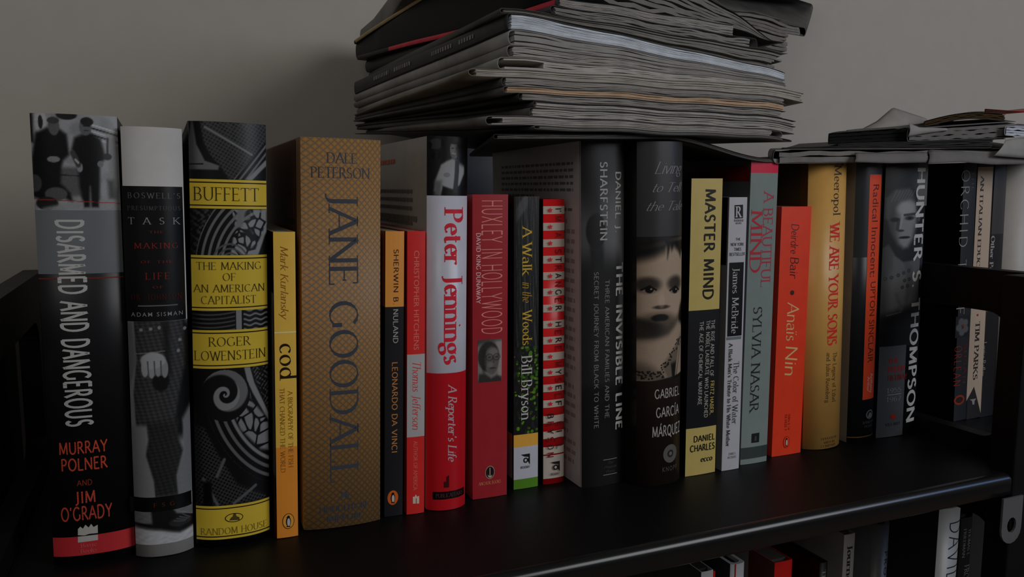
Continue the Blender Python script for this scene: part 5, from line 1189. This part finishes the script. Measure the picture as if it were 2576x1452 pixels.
PILE = [
 dict(name='newspaper', label='folded grey newspaper second from the bottom of the tall pile', cat='newspaper', group='papers in the tall pile', quad=[(0.2102, 0.452), (0.4065, 0.456), (0.3505, 0.694), (0.1542, 0.69)], t=(0.0024, 0.0017, -0.0022), cover=(44, 43, 41), paper=(66, 64, 61), n=4, spine=None, txt=None, runs=None, fold=True, fold_r=True),
 dict(name='newspaper', label='loosely folded newspaper with a rounded fold at its right end, third from the pile bottom', cat='newspaper', group='papers in the tall pile', quad=[(0.1793, 0.452), (0.3975, 0.456), (0.382, 0.694), (0.1638, 0.69)], t=(0.0053, 0.0045, -0.0022), cover=(58, 56, 54), paper=(86, 83, 79), n=5, spine=None, txt=None, runs=None, fold=True, fold_r=True, hollow=0.03),
 dict(name='magazine', label='dark-spined magazine low in the pile, its spine ending short of the fold above', cat='magazine', group='papers in the tall pile', quad=[(0.2057, 0.452), (0.4113, 0.456), (0.36, 0.694), (0.1544, 0.69)], t=(0.005, 0.0051, -0.0022), cover=(44, 42, 40), paper=(92, 89, 84), n=4, spine=None, txt=None, runs=None),
 dict(name='magazine', label='magazine low in the pile with its right end flaring into loose pages', cat='magazine', group='papers in the tall pile', quad=[(0.2083, 0.452), (0.4122, 0.456), (0.3573, 0.694), (0.1534, 0.69)], t=(0.0041, 0.0042, -0.0022), cover=(30, 29, 28), paper=(98, 95, 90), n=5, spine=None, txt=None, runs=None, jag=0.004),
 dict(name='magazine', label='black-spined magazine in the lower middle of the pile', cat='magazine', group='papers in the tall pile', quad=[(0.1986, 0.452), (0.3996, 0.456), (0.3616, 0.694), (0.1606, 0.69)], t=(0.0043, 0.0048, -0.0022), cover=(20, 20, 19), paper=(82, 79, 75), n=6, spine=None, txt=None, runs=None),
 dict(name='magazine', label='magazine with a warm tan page edge in the middle of the pile', cat='magazine', group='papers in the tall pile', quad=[(0.1889, 0.452), (0.4028, 0.456), (0.3658, 0.694), (0.1519, 0.69)], t=(0.0038, 0.0051, -0.0022), cover=(54, 52, 49), paper=(106, 90, 74), n=4, spine=None, txt=None, runs=None),
 dict(name='magazine', label='dark grey magazine above the tan-edged one', cat='magazine', group='papers in the tall pile', quad=[(0.1879, 0.452), (0.4016, 0.456), (0.3667, 0.694), (0.153, 0.69)], t=(0.0053, 0.0039, -0.0022), cover=(44, 43, 41), paper=(84, 81, 77), n=5, spine=None, txt=None, runs=None),
 dict(name='newspaper', label='newspaper reaching furthest right in the middle of the pile', cat='newspaper', group='papers in the tall pile', quad=[(0.169, 0.452), (0.4179, 0.456), (0.4037, 0.694), (0.1548, 0.69)], t=(0.0043, 0.0062, -0.0022), cover=(62, 56, 48), paper=(94, 90, 84), n=4, spine=None, txt=None, runs=None, fold=True),
 dict(name='newspaper', label='thick newspaper with an open curled fold at its front left corner', cat='newspaper', group='papers in the tall pile', quad=[(0.1869, 0.452), (0.4022, 0.456), (0.3719, 0.694), (0.1566, 0.69)], t=(0.0072, 0.0028, -0.0022), cover=(78, 76, 72), paper=(98, 95, 90), n=5, spine=None, txt=None, runs=None, fold=True, hollow=0.12),
 dict(name='newspaper', label='newspaper pressed under the pale folded paper', cat='newspaper', group='papers in the tall pile', quad=[(0.1927, 0.452), (0.4014, 0.456), (0.3627, 0.694), (0.1541, 0.69)], t=(0.0072, 0.0014, -0.0022), cover=(70, 68, 65), paper=(88, 85, 81), n=6, spine=None, txt=None, runs=None, fold=True),
 dict(name='newspaper', label='light grey folded paper just below the white-edged journal', cat='newspaper', group='papers in the tall pile', quad=[(0.1935, 0.452), (0.3999, 0.456), (0.3607, 0.694), (0.1542, 0.69)], t=(0.0086, 0.002, -0.0022), cover=(84, 82, 79), paper=(84, 82, 79), n=4, spine=None, txt=None, runs=None, fold=True),
 dict(name='magazine', label='thick journal with bright blue-white page edges and a dark lettered spine', cat='magazine', group='papers in the tall pile', quad=[(0.1914, 0.452), (0.4007, 0.456), (0.3623, 0.694), (0.1531, 0.69)], t=(0.0091, 0.0051, 0.001), cover=(28, 28, 28), paper=(116, 119, 122), n=12, spine=(30, 30, 30), txt=(80, 78, 74), runs=[(0.18, 0.3), (0.34, 0.46), (0.6, 0.72), (0.76, 0.84)], jag=0.0008),
 dict(name='newspaper', label='rumpled newspaper with crumpled loose corners on the right above the journal', cat='newspaper', group='papers in the tall pile', quad=[(0.1869, 0.452), (0.399, 0.456), (0.3777, 0.694), (0.1655, 0.69)], t=(0.0029, 0.0124, 0.0052), cover=(42, 41, 38), paper=(72, 70, 66), n=7, spine=None, txt=None, runs=None, jag=0.01),
 dict(name='magazine', label='flat folded sheets whose doubled ends show at the right of the pile', cat='magazine', group='papers in the tall pile', quad=[(0.2203, 0.452), (0.3855, 0.47), (0.3292, 0.708), (0.1639, 0.69)], t=(0.0043, 0.0107, 0.0052), cover=(32, 31, 30), paper=(72, 70, 67), n=5, spine=None, txt=None, runs=None, fold=True, fold_r=True),
 dict(name='magazine', label='square-backed magazine with a bright red strip along its spine', cat='magazine', group='papers in the tall pile', quad=[(0.2237, 0.452), (0.3704, 0.475), (0.3024, 0.713), (0.1557, 0.69)], t=(0.0038, 0.0101, -0.0003), cover=(26, 26, 26), paper=(84, 81, 77), n=9, spine=(136, 36, 46), txt=None, runs=None, jag=0.0006, spine_to=0.8),
 dict(name='newspaper', label='black newspaper section gaping open towards the front above the red strip', cat='newspaper', group='papers in the tall pile', quad=[(0.2272, 0.452), (0.4368, 0.5), (0.3668, 0.748), (0.1572, 0.7)], t=(0.056, 0.014, -0.041), cover=(9, 9, 9), paper=(68, 66, 63), n=8, spine=None, txt=None, runs=None),
 dict(name='magazine', label='thin black magazine with a pale gold edge slanting at the upper left', cat='magazine', group='papers in the tall pile', quad=[(0.2324, 0.452), (0.4366, 0.52), (0.36, 0.768), (0.1559, 0.7)], t=(0.0034, 0.0045, 0.0), cover=(8, 8, 8), paper=(56, 50, 38), n=3, spine=(104, 88, 60), txt=None, runs=None),
 dict(name='newspaper', label='loose grey newspaper sheets at the top left of the pile', cat='newspaper', group='papers in the tall pile', quad=[(0.1719, 0.452), (0.4854, 0.55), (0.4886, 0.858), (0.1751, 0.76)], t=(0.0024, 0.0169, 0.017), cover=(62, 60, 57), paper=(66, 63, 60), n=8, spine=None, txt=None, runs=None),
]
LOOSE = [
 dict(name='magazine', label='limp dark patterned magazine under the pile, its right end drooping onto the books', cat='magazine', group=None, quad=[(0.1826, 0.452), (0.405, 0.47), (0.504, 0.69), (0.2553, 0.69)], z=[0.2343, 0.2407, 0.2361, 0.2337], t=0.0026, cover=(24, 23, 22), paper=(58, 56, 54), n=5, bendk=('right', 0.0165)),
 dict(name='newspaper', label='grey newspaper lying lowest over the right-hand books, its front edge hanging', cat='newspaper', group='loose papers over the right-hand books', quad=[(0.4088, 0.47), (0.6923, 0.462), (0.8116, 0.62), (0.5149, 0.6)], z=[0.2233, 0.2292, 0.2478, 0.2317], t=0.01, cover=(62, 60, 58), paper=(70, 68, 65), n=2, fold=True, key='A', wob=0.3, flaps=[([(0.4745, 0.4615, 0.2249), (0.5105, 0.4615, 0.2245), (0.5482, 0.4615, 0.2256)], [(0.4786, 0.466, 0.2321), (0.5149, 0.466, 0.2328), (0.5528, 0.466, 0.2341)]), ([(0.5486, 0.46, 0.2246), (0.5858, 0.46, 0.2264), (0.6227, 0.46, 0.2249), (0.6909, 0.46, 0.2265)], [(0.5549, 0.466, 0.2354), (0.5925, 0.466, 0.2361), (0.6297, 0.466, 0.2362), (0.6985, 0.466, 0.2381)])], flapcol=(64, 62, 60)),
 dict(name='magazine', label='thin dark magazine with its corner pointing left toward the tall pile', cat='magazine', group='loose papers over the right-hand books', quad=[(0.4178, 0.475), (0.6233, 0.462), (0.7789, 0.6), (0.5472, 0.6)], z=[0.2318, 0.2423, 0.2591, 0.2442], t=0.0025, cover=(14, 14, 14), paper=(30, 29, 28), n=4, on='A', key='B'),
 dict(name='newspaper', label='newspaper of many dark folded leaves across the heap', cat='newspaper', group='loose papers over the right-hand books', quad=[(0.4687, 0.472), (0.6373, 0.462), (0.7909, 0.6), (0.6157, 0.6)], z=[0.2297, 0.2404, 0.2551, 0.2422], t=0.006, cover=(24, 23, 22), paper=(40, 38, 37), n=7, jag=0.006, on='B', key='C', wob=0.8),
 dict(name='magazine', label='black magazine with a square left end in the middle of the heap', cat='magazine', group='loose papers over the right-hand books', quad=[(0.471, 0.485), (0.5558, 0.47), (0.7375, 0.6), (0.6149, 0.61)], z=[0.2416, 0.2486, 0.2638, 0.2554], t=0.0055, cover=(10, 10, 10), paper=(16, 16, 16), n=3, on='C', key='D', wob=0.3),
 dict(name='newspaper', label='grey folded newspaper with a lifted pale left corner', cat='newspaper', group='loose papers over the right-hand books', quad=[(0.5349, 0.468), (0.6478, 0.462), (0.7802, 0.58), (0.6857, 0.58)], z=[0.2447, 0.2537, 0.2699, 0.2621], t=0.0065, cover=(56, 54, 52), paper=(62, 60, 58), n=3, fold=True, on='C', key='E', wob=0.6, flaps=[([(0.5328, 0.4665, 0.245), (0.5479, 0.4665, 0.2475), (0.5738, 0.4665, 0.2507)], [(0.5332, 0.4665, 0.2556), (0.5441, 0.4665, 0.2529), (0.5736, 0.4665, 0.2531)])], flapcol=(84, 82, 80)),
 dict(name='newspaper', label='grey sheet rising to a pointed peak above the heap', cat='newspaper', group='loose papers over the right-hand books', quad=[(0.5041, 0.5), (0.5928, 0.49), (0.7235, 0.58), (0.6295, 0.59)], z=[0.2488, 0.2597, 0.2721, 0.2622], t=0.0008, cover=(56, 54, 52), paper=(56, 54, 52), n=1, on='D', flaps=[([(0.5125, 0.5, 0.2492), (0.5379, 0.5, 0.2524), (0.5597, 0.5, 0.255), (0.5912, 0.5, 0.2592)], [(0.5206, 0.508, 0.2505), (0.5438, 0.508, 0.2605), (0.5611, 0.508, 0.2724), (0.6002, 0.508, 0.2647)])], flapcol=(82, 79, 75)),
 dict(name='magazine', label='black-edged magazine arching over the top of the heap', cat='magazine', group='loose papers over the right-hand books', quad=[(0.5651, 0.48), (0.6531, 0.475), (0.7914, 0.58), (0.7015, 0.58)], z=[0.2563, 0.2644, 0.2795, 0.2701], t=0.0028, cover=(14, 14, 14), paper=(36, 28, 18), n=3, bendk=('hump', 0.004), on='E', key='G'),
 dict(name='newspaper', label='pale blue-white rolled paper at the right end of the heap', cat='newspaper', group='loose papers over the right-hand books', quad=[(0.6308, 0.458), (0.7105, 0.455), (0.8921, 0.58), (0.8165, 0.58)], z=[0.2485, 0.2468, 0.264, 0.265], t=0.007, cover=(104, 107, 112), paper=(104, 106, 110), n=3, fold=True, wob=0.3, flaps=[([(0.6186, 0.4575, 0.2318), (0.6399, 0.4575, 0.2309), (0.6867, 0.4575, 0.2296)], [(0.6333, 0.459, 0.2449), (0.6474, 0.459, 0.2471), (0.6867, 0.459, 0.2481)])], flapcol=(84, 82, 80)),
 dict(name='magazine', label='dark red magazine at the top right edge of the heap', cat='magazine', group='loose papers over the right-hand books', quad=[(0.6607, 0.5), (0.7788, 0.5), (0.9278, 0.6), (0.8062, 0.6)], z=[0.2693, 0.268, 0.2823, 0.2828], t=0.005, cover=(88, 26, 18), paper=(40, 24, 20), n=3, on='G'),
 dict(name='newspaper', label='folded newspaper whose rounded fold hangs out at the top right of the pile', cat='newspaper', group='papers in the tall pile', quad=[(0.294, 0.5), (0.5469, 0.6), (0.6464, 0.7), (0.4594, 0.72)], z=[0.3438, 0.3438, 0.3935, 0.4271], t=0.0075, cover=(40, 39, 37), paper=(70, 68, 65), n=3, fold=True, fold_r=True),
 dict(name='newspaper', label='thin dark sheet jutting out behind the fold at the top right of the pile', cat='newspaper', group='papers in the tall pile', quad=[(0.3728, 0.55), (0.6091, 0.66), (0.7305, 0.76), (0.5453, 0.76)], z=[0.3668, 0.3947, 0.437, 0.4444], t=0.0012, cover=(38, 37, 35), paper=(60, 58, 56), n=1),
]

# ---------------------------------------------------------------- the setting
def struct(name, bm, m):
    o = bm_obj(name, bm, m); o['kind'] = 'structure'; return o
bm = bmesh.new(); box_bm(bm, -2.2, 3.4, .80, .90, -1.0, 1.6)
struct('wall_back', bm, mat((101, 97, 91), .85, .15, .02, 40))
bm = bmesh.new(); box_bm(bm, -2.2, 3.4, -2.6, .80, -1.04, -1.0)
struct('floor', bm, mat((60, 48, 38), .6, .3, .1, 6))

BLACK = mat((13, 13, 13), .48, .15, .08, 25)
EDGE = mat((16, 16, 16), .24, .55, .05, 60)
BLACKM = mat((14, 14, 14), .5, .3, .08, 25)
def round_rect(y0, y1, z0, z1, r, n=6):
    pts = []
    for cy, cz, a in ((y1 - r, z1 - r, 0), (y0 + r, z1 - r, 90), (y0 + r, z0 + r, 180), (y1 - r, z0 + r, 270)):
        for k in range(n + 1):
            t = math.radians(a + 90 * k / n); pts.append((cy + r * math.cos(t), cz + r * math.sin(t)))
    return pts
def side_panel(parent, x0, x1, y0, y1, z_bot, z_top, holes, r_top):
    "flat panel with rounded cut-outs, built as one plate with thickness"
    bm = bmesh.new()
    outer = [(y0, z_bot), (y1, z_bot), (y1, z_top - .002), (y1 - .002, z_top)] + [(y0 + r_top - r_top * math.sin(t), z_top - r_top + r_top * math.cos(t)) for t in [k * math.pi / 12 for k in range(7)]]
    vs = [bm.verts.new((x0, p[0], p[1])) for p in outer]
    edges = [bm.edges.new((vs[i], vs[(i + 1) % len(vs)])) for i in range(len(vs))]
    for hl in holes:
        ps = [bm.verts.new((x0, p[0], p[1])) for p in round_rect(*hl)]
        edges += [bm.edges.new((ps[i], ps[(i + 1) % len(ps)])) for i in range(len(ps))]
    r = bmesh.ops.triangle_fill(bm, edges=edges, use_beauty=True, use_dissolve=False)
    faces = [g for g in r['geom'] if isinstance(g, bmesh.types.BMFace)]
    ex = bmesh.ops.extrude_face_region(bm, geom=faces)
    for v in [g for g in ex['geom'] if isinstance(g, bmesh.types.BMVert)]: v.co.x += x1 - x0
    bmesh.ops.recalc_face_normals(bm, faces=bm.faces[:])
    return bm_obj('side_panel', bm, BLACK, parent)

def shelf_mesh(x0, x1, y0, y1, z1, t):
    "shelf board with a rounded front nose"
    r = .0055; prof = [(y1, z1), ]
    for k in range(9):
        a = math.pi / 2 * k / 8; prof.append((y0 + r - r * math.sin(a), z1 - r + r * math.cos(a)))
    prof += [(y0, z1 - t + .001), (y0 + .001, z1 - t), (y1, z1 - t)]
    n = len(prof)
    V = [(x0, p[0], p[1]) for p in prof] + [(x1, p[0], p[1]) for p in prof]
    F = [(i, (i + 1) % n, n + (i + 1) % n, n + i) for i in range(n)]
    V += list(V); F += [tuple(range(2 * n, 3 * n))[::-1], tuple(range(3 * n, 4 * n))]      # end caps keep their own corners
    return V, F
YF, YBK = .378, .705
HOLES = [(.408, .66, .014, .112, .016), (.408, .66, -.30, -.05, .016)]
bc = empty('bookcase', (.25, .54, -.9))
tag(bc, 'black open bookcase with low side frames holding the upper row of books', 'bookcase', None)
def bc_part(name, V, F, m, parent, smooth=False):
    ox, oy, oz = parent.location
    return pyobj(name, [(x - ox, y - oy, z - oz) for x, y, z in V], F, m, parent, smooth)
for z in (0, -.335, -.67):
    V, F = shelf_mesh(-.0845, .5795, YF + .002, YBK - .004, z, .016)
    o = bc_part('shelf', V, F, BLACK, bc)
    o.data.materials.append(EDGE)
    for p in o.data.polygons:
        if len(p.vertices) == 4 and p.center.y + .54 < .3872: p.use_smooth = True; p.material_index = 1
def shifted_panel(parent, x0, x1, holes):
    o = side_panel(parent, x0, x1, YF, YBK, -.9, .144, holes, .010)
    ox, oy, oz = parent.location
    o.data.transform(Matrix.Translation((-ox, -oy, -oz)))
    return o
shifted_panel(bc, .580, .592, HOLES)
bm = bmesh.new(); box_bm(bm, .5575, .5797, YF + .001, YF + .021, -.9, .1435, .0015)
o = bm_obj('front_post', bm, BLACK, bc); o.data.transform(Matrix.Translation((-.25, -.54, .9)))
shifted_panel(bc, -.098, -.085, HOLES)
# second unit of the same kind, standing past the side frame
bc2 = empty('bookcase', (.92, .54, -.9))
tag(bc2, 'second black bookcase beyond the right side frame, holding pale and black books', 'bookcase')
for z in (0, -.335, -.67):
    V, F = shelf_mesh(.5925, 1.23, YF + .002, YBK - .004, z, .016)
    bc_part('shelf', V, F, BLACK, bc2)
shifted_panel(bc2, 1.2305, 1.2435, HOLES)
# catch plate with a hole below the shelf nose
bm = bmesh.new()
outl = [(-.011, .017), (.011, .019)] + [(.011 * math.cos(t), -.006 - .013 * math.sin(t)) for t in [math.pi * k / 10 for k in range(11)]]
outl = [(-.0105, .018), (-.0105, -.006)] + [(-.0105 * math.cos(math.pi * k / 8), -.006 - .011 * math.sin(math.pi * k / 8)) for k in range(1, 8)] + [(.0105, -.006), (.0105, .018)]
hole = [(.0048 * math.cos(t), -.003 + .0058 * math.sin(t)) for t in [2 * math.pi * k / 14 for k in range(14)]]
vo = [bm.verts.new((p[0], 0, p[1])) for p in outl]; vh = [bm.verts.new((p[0], 0, p[1])) for p in hole]
es = [bm.edges.new((a[i], a[(i + 1) % len(a)])) for a in (vo, vh) for i in range(len(a))]
fs = [g for g in bmesh.ops.triangle_fill(bm, edges=es, use_beauty=True)['geom'] if isinstance(g, bmesh.types.BMFace)]
ex = bmesh.ops.extrude_face_region(bm, geom=fs)
for v in [g for g in ex['geom'] if isinstance(g, bmesh.types.BMVert)]: v.co.y += .0015
bmesh.ops.recalc_face_normals(bm, faces=bm.faces[:])
o = bm_obj('catch_plate', bm, mat((52, 52, 52), .4, .5), bc)
o.data.transform(Matrix.Translation((.5560 - .25, .3765 - .54, -.034 + .9)))
o['label'] = 'grey metal catch plate with a round hole under the shelf end'

# dark rounded chair back in the gap left of the bookcase
bm = bmesh.new(); box_bm(bm, -.62, -.1125, .44, .77, -.6, .128, .03, 6)
bmesh.ops.recalc_face_normals(bm, faces=bm.faces[:])
ch = empty('armchair', (-.36, .5, -1.0)); tag(ch, 'black upholstered chair with rounded back left of the bookcase', 'chair')
o = bm_obj('backrest', bm, mat((22, 22, 23), .9, .1, .15, 200), ch, True)
o.data.transform(Matrix.Translation((.36, -.5, 1.0)))
bm = bmesh.new(); box_bm(bm, -.62, -.1125, .02, .43, -.75, -.58, .04, 4)
o = bm_obj('seat', bm, mat((22, 22, 23), .9, .1, .15, 200), ch, True); o.data.transform(Matrix.Translation((.36, -.5, 1.0)))
for lx in (-.58, -.16):
    for ly in (.08, .56):
        bm = bmesh.new(); box_bm(bm, lx - .015, lx + .015, ly - .015, ly + .015, -1.0, -.6 if ly > .3 else -.75, .003)
        o = bm_obj('leg', bm, BLACKM, ch); o.data.transform(Matrix.Translation((.36, -.5, 1.0)))

for b in BOOKS: make_book(b)

# ---------------------------------------------------------------- magazines and newspapers
def lerp(a, b, t): return a + (b - a) * t
def sst(x): x = min(1, max(0, x)); return x * x * (3 - 2 * x)
def wave(x, y): return .0007 * math.sin(x * 38 + 1.3) * math.sin(y * 21 + .4) + .0004 * math.sin(x * 95 + y * 30)

def paper_stack_item(it, Zb, Zt, spine, paper, cover_col, n_sheet, seed, jag=.002, fold=False, fold_r=False, hollow=0.0):
    """one magazine or folded newspaper lying between the surfaces Zb and Zt (functions of x, y);
    corners it = front-left, front-right, back-right, back-left; the spine or fold is on the left"""
    rr = random.Random(seed)
    FL, FR, BR, BL = it['quad']
    ox, oy = (FL[0] + FR[0] + BR[0] + BL[0]) / 4, (FL[1] + FR[1] + BR[1] + BL[1]) / 4
    oz = Zb(ox, oy)
    root = empty(it['name'], (ox, oy, oz)); tag(root, it['label'], it['cat'], it.get('group'))
    NU, NV = 30, 6
    def pos(u, v, f):
        x = lerp(lerp(FL[0], FR[0], u), lerp(BL[0], BR[0], u), v); y = lerp(lerp(FL[1], FR[1], u), lerp(BL[1], BR[1], u), v)
        return x, y, lerp(Zb(x, y), Zt(x, y), f)
    bend = it.get('bend')
    def P(u, v, f):
        x, y, z = pos(u, v, f)
        if bend: z += bend(u, v)
        return (x - ox, y - oy, z - oz)
    # sheets
    V, F = [], []
    gap = .30
    for s in range(n_sheet):
        f0 = .05 + .9 * s / n_sheet; f1 = .05 + .9 * (s + 1 - gap * rr.uniform(.2, 1)) / n_sheet
        ju0 = .006 + rr.uniform(0, .004) + (hollow if .15 < s / n_sheet < .8 else 0); ju1 = (.975 if fold_r else 1) - rr.uniform(0, jag) * 5; jv0 = rr.uniform(0, jag) * 1.6; jv1 = 1 - rr.uniform(0, .01)
        ph, am = rr.uniform(0, 6.28), rr.uniform(0, .10) / max(1, n_sheet / 5)
        base = len(V)
        for side, ff in ((0, f0), (1, f1)):
            for j in range(NV + 1):
                for i in range(NU + 1):
                    u = ju0 + (ju1 - ju0) * i / NU; v = jv0 + (jv1 - jv0) * j / NV
                    wob = am * math.sin(u * 14 + ph) * math.sin(u * 31 + ph * 2)
                    V.append(P(u, v, min(.97, max(.03, ff + wob))))
        m = (NU + 1) * (NV + 1)
        for j in range(NV):
            for i in range(NU):
                a = base + j * (NU + 1) + i
                F.append((a, a + NU + 1, a + NU + 2, a + 1)); F.append((a + m, a + m + 1, a + m + NU + 2, a + m + NU + 1))
        def wall(ix):
            for a, c in zip(ix, ix[1:]): F.append((base + a, base + c, base + c + m, base + a + m))
        wall(list(range(NU + 1))); wall([NU + j * (NU + 1) for j in range(NV + 1)])
        wall([(NU + 1) * NV + i for i in range(NU, -1, -1)]); wall([j * (NU + 1) for j in range(NV, -1, -1)])
    pg = pyobj('pages', V, F, paper, root); pg['kind'] = 'stuff'
    # cover wrapped round the left side
    V, F = [], []; path = []
    for k in range(NU, -1, -1): path.append((k / NU, 0.0))
    for k in range(1, 7):
        a = math.pi * k / 7; path.append((-(.004 if not fold else .012) * math.sin(a), .5 - .5 * math.cos(a)))
    for k in range(NU + 1): path.append((k / NU, 1.0))
    if fold_r:
        for k in range(1, 8): a = math.pi * k / 7; path.append((1 + .014 * math.sin(a), .5 + .5 * math.cos(a)))
    for j in range(NV + 1):
        for (u, f) in path: V.append(P(u, j / NV, f))
    L = len(path)
    for j in range(NV):
        for i in range(L - 1): F.append((j * L + i, j * L + i + 1, (j + 1) * L + i + 1, (j + 1) * L + i))
    cv = pyobj('cover', V, F, cover_col, root, True)
    mo = cv.modifiers.new('paper', 'SOLIDIFY'); mo.thickness = .00045 if fold else .0003; mo.offset = 0
    if spine is not None:      # coloured or printed spine strip
        V, F = [], []
        K = 4
        for j in range(13):
            for k in range(K + 1):
                a = math.pi * (.12 + .76 * k / K); x, y, z = P(-(.0055) * math.sin(a), (j / 12 * .98 + .01) * it.get('spine_to', 1.0), .5 - .5 * math.cos(a)); V.append((x - .0003, y, z))
        for j in range(12):
            for k in range(K): i = j * (K + 1) + k; F.append((i, i + 1, i + K + 2, i + K + 1))
        pyobj('spine', V, F, spine[0], root, True)
        if len(spine) > 1:
            for (v0, v1) in spine[2]:
                V, F = [], []; v = v0
                while v < v1:
                    L_ = rr.uniform(.006, .014); i = len(V)
                    for vv, kk in ((v, .36), (min(v1, v + L_), .36), (min(v1, v + L_), .66), (v, .66)):
                        x, y, z = P(-.0056, 1 - vv, kk); V.append((x - .0006, y, z))
                    F.append((i, i + 1, i + 2, i + 3)); v += L_ + .005
                pyobj('spine_lettering', V, F, spine[1], root)
    return root

# main pile standing on the tall books
def Zbase(x, y):
    return .2405 + .010 * min(1, max(0, (y - .45) / .24)) * min(1, max(0, (.26 - x) / .08)) - .0045 * sst((x - .375) / .05) + wave(x, y)
def thick(t, x, y):
    s = min(1.15, max(0.0, (x - .20) / .20))
    return max(.0006, lerp(t[0], t[1], s) + t[2] * max(0, min(1.1, (y - .45) / .23)))
levels = [Zbase]
def stack_fn(k):
    def f(x, y):
        z = Zbase(x, y)
        for t in PILE_T[:k]: z += thick(t, x, y)
        return z
    return f
PILE_T = [p['t'] for p in PILE]
def below(fn, d): return lambda x, y: fn(x, y) - d
for k, p in enumerate(PILE):
    sp = None
    if p.get('spine'):
        sp = (mat(p['spine'], .45, .4, .15, 120),)
        if p.get('txt'): sp = (sp[0], mat(p['txt'], .5, .3, 0), p['runs'])
    paper_stack_item(p, stack_fn(k), below(stack_fn(k + 1), .00035), sp, mat(p['paper'], .85, .1, .12, 120), mat(p['cover'], .5, .35, .3, 35), p['n'], 100 + k, p.get('jag', .002), p.get('fold', False), p.get('fold_r', False), p.get('hollow', 0.0))

TOPS = {}
def plane_fit(q, z):
    A = np.array([[c[0], c[1], c[0] * c[1], 1] for c in q]); c = np.linalg.solve(A, np.array(z))
    return lambda x, y: c[0] * x + c[1] * y + c[2] * x * y + c[3]
for k, p in enumerate(LOOSE):
    q = p['quad']; z = p['z']       # corner heights of the underside
    bottom = plane_fit(q, z)
    top = lambda x, y, f=bottom, t=p['t']: f(x, y) + t
    if p.get('on'):
        zb = lambda x, y, g=TOPS[p['on']]: g(x, y) + .0003
    else: zb = bottom
    zt = lambda x, y, f=top, g=zb: max(f(x, y), g(x, y) + .0009)
    if p.get('key'): TOPS[p['key']] = zt
    if p.get('bendk'):
        kind, amt = p['bendk']
        if kind == 'right': p['bend'] = lambda u, v, a=amt: -a * sst((u - .55) / .45)
        if kind == 'peak': p['bend'] = lambda u, v, a=amt: a * math.exp(-((u - .42) / .16) ** 2) * (1 - v * .7)
        if kind == 'hump': p['bend'] = lambda u, v, a=amt: a * math.sin(math.pi * min(1, max(0, u)))
        if kind == 'wavy': p['bend'] = lambda u, v, a=amt: a * math.sin(u * 9) * (1 - v)
        if kind == 'rollr': p['bend'] = lambda u, v, a=amt: a * sst((u - .7) / .3)
    sp = (mat(p['spine'], .45, .4, .15, 120),) if p.get('spine') else None
    root = paper_stack_item(p, zb, zt, sp, mat(p['paper'], .85, .1, .12, 120), mat(p['cover'], .5, .35, .3, 35), p['n'], 300 + k, p.get('jag', .003), p.get('fold', False), p.get('fold_r', False))
    for low, high in p.get('flaps', []):    # lifted or hanging corners of a sheet
        NX, NY = 16, 5; V, F = [], []
        def along(pts, t):
            t = t * (len(pts) - 1); i = min(len(pts) - 2, int(t)); f = t - i
            f = f * f * (3 - 2 * f) * .5 + f * .5
            return [pts[i][c] + (pts[i + 1][c] - pts[i][c]) * f for c in range(3)]
        for j in range(NY + 1):
            for i in range(NX + 1):
                A, B = along(low, i / NX), along(high, i / NX); t = j / NY
                V.append(tuple(A[c] + (B[c] - A[c]) * t + (-.0015 * math.sin(math.pi * t) if c == 1 else 0) - root.location[c] for c in range(3)))
        for j in range(NY):
            for i in range(NX): a = j * (NX + 1) + i; F.append((a, a + 1, a + NX + 2, a + NX + 1))
        o = pyobj('lifted_corner', V, F, mat(p.get('flapcol', p['paper']), .8, .15, .1, 60), root, True)
        s = o.modifiers.new('paper', 'SOLIDIFY'); s.thickness = .0003
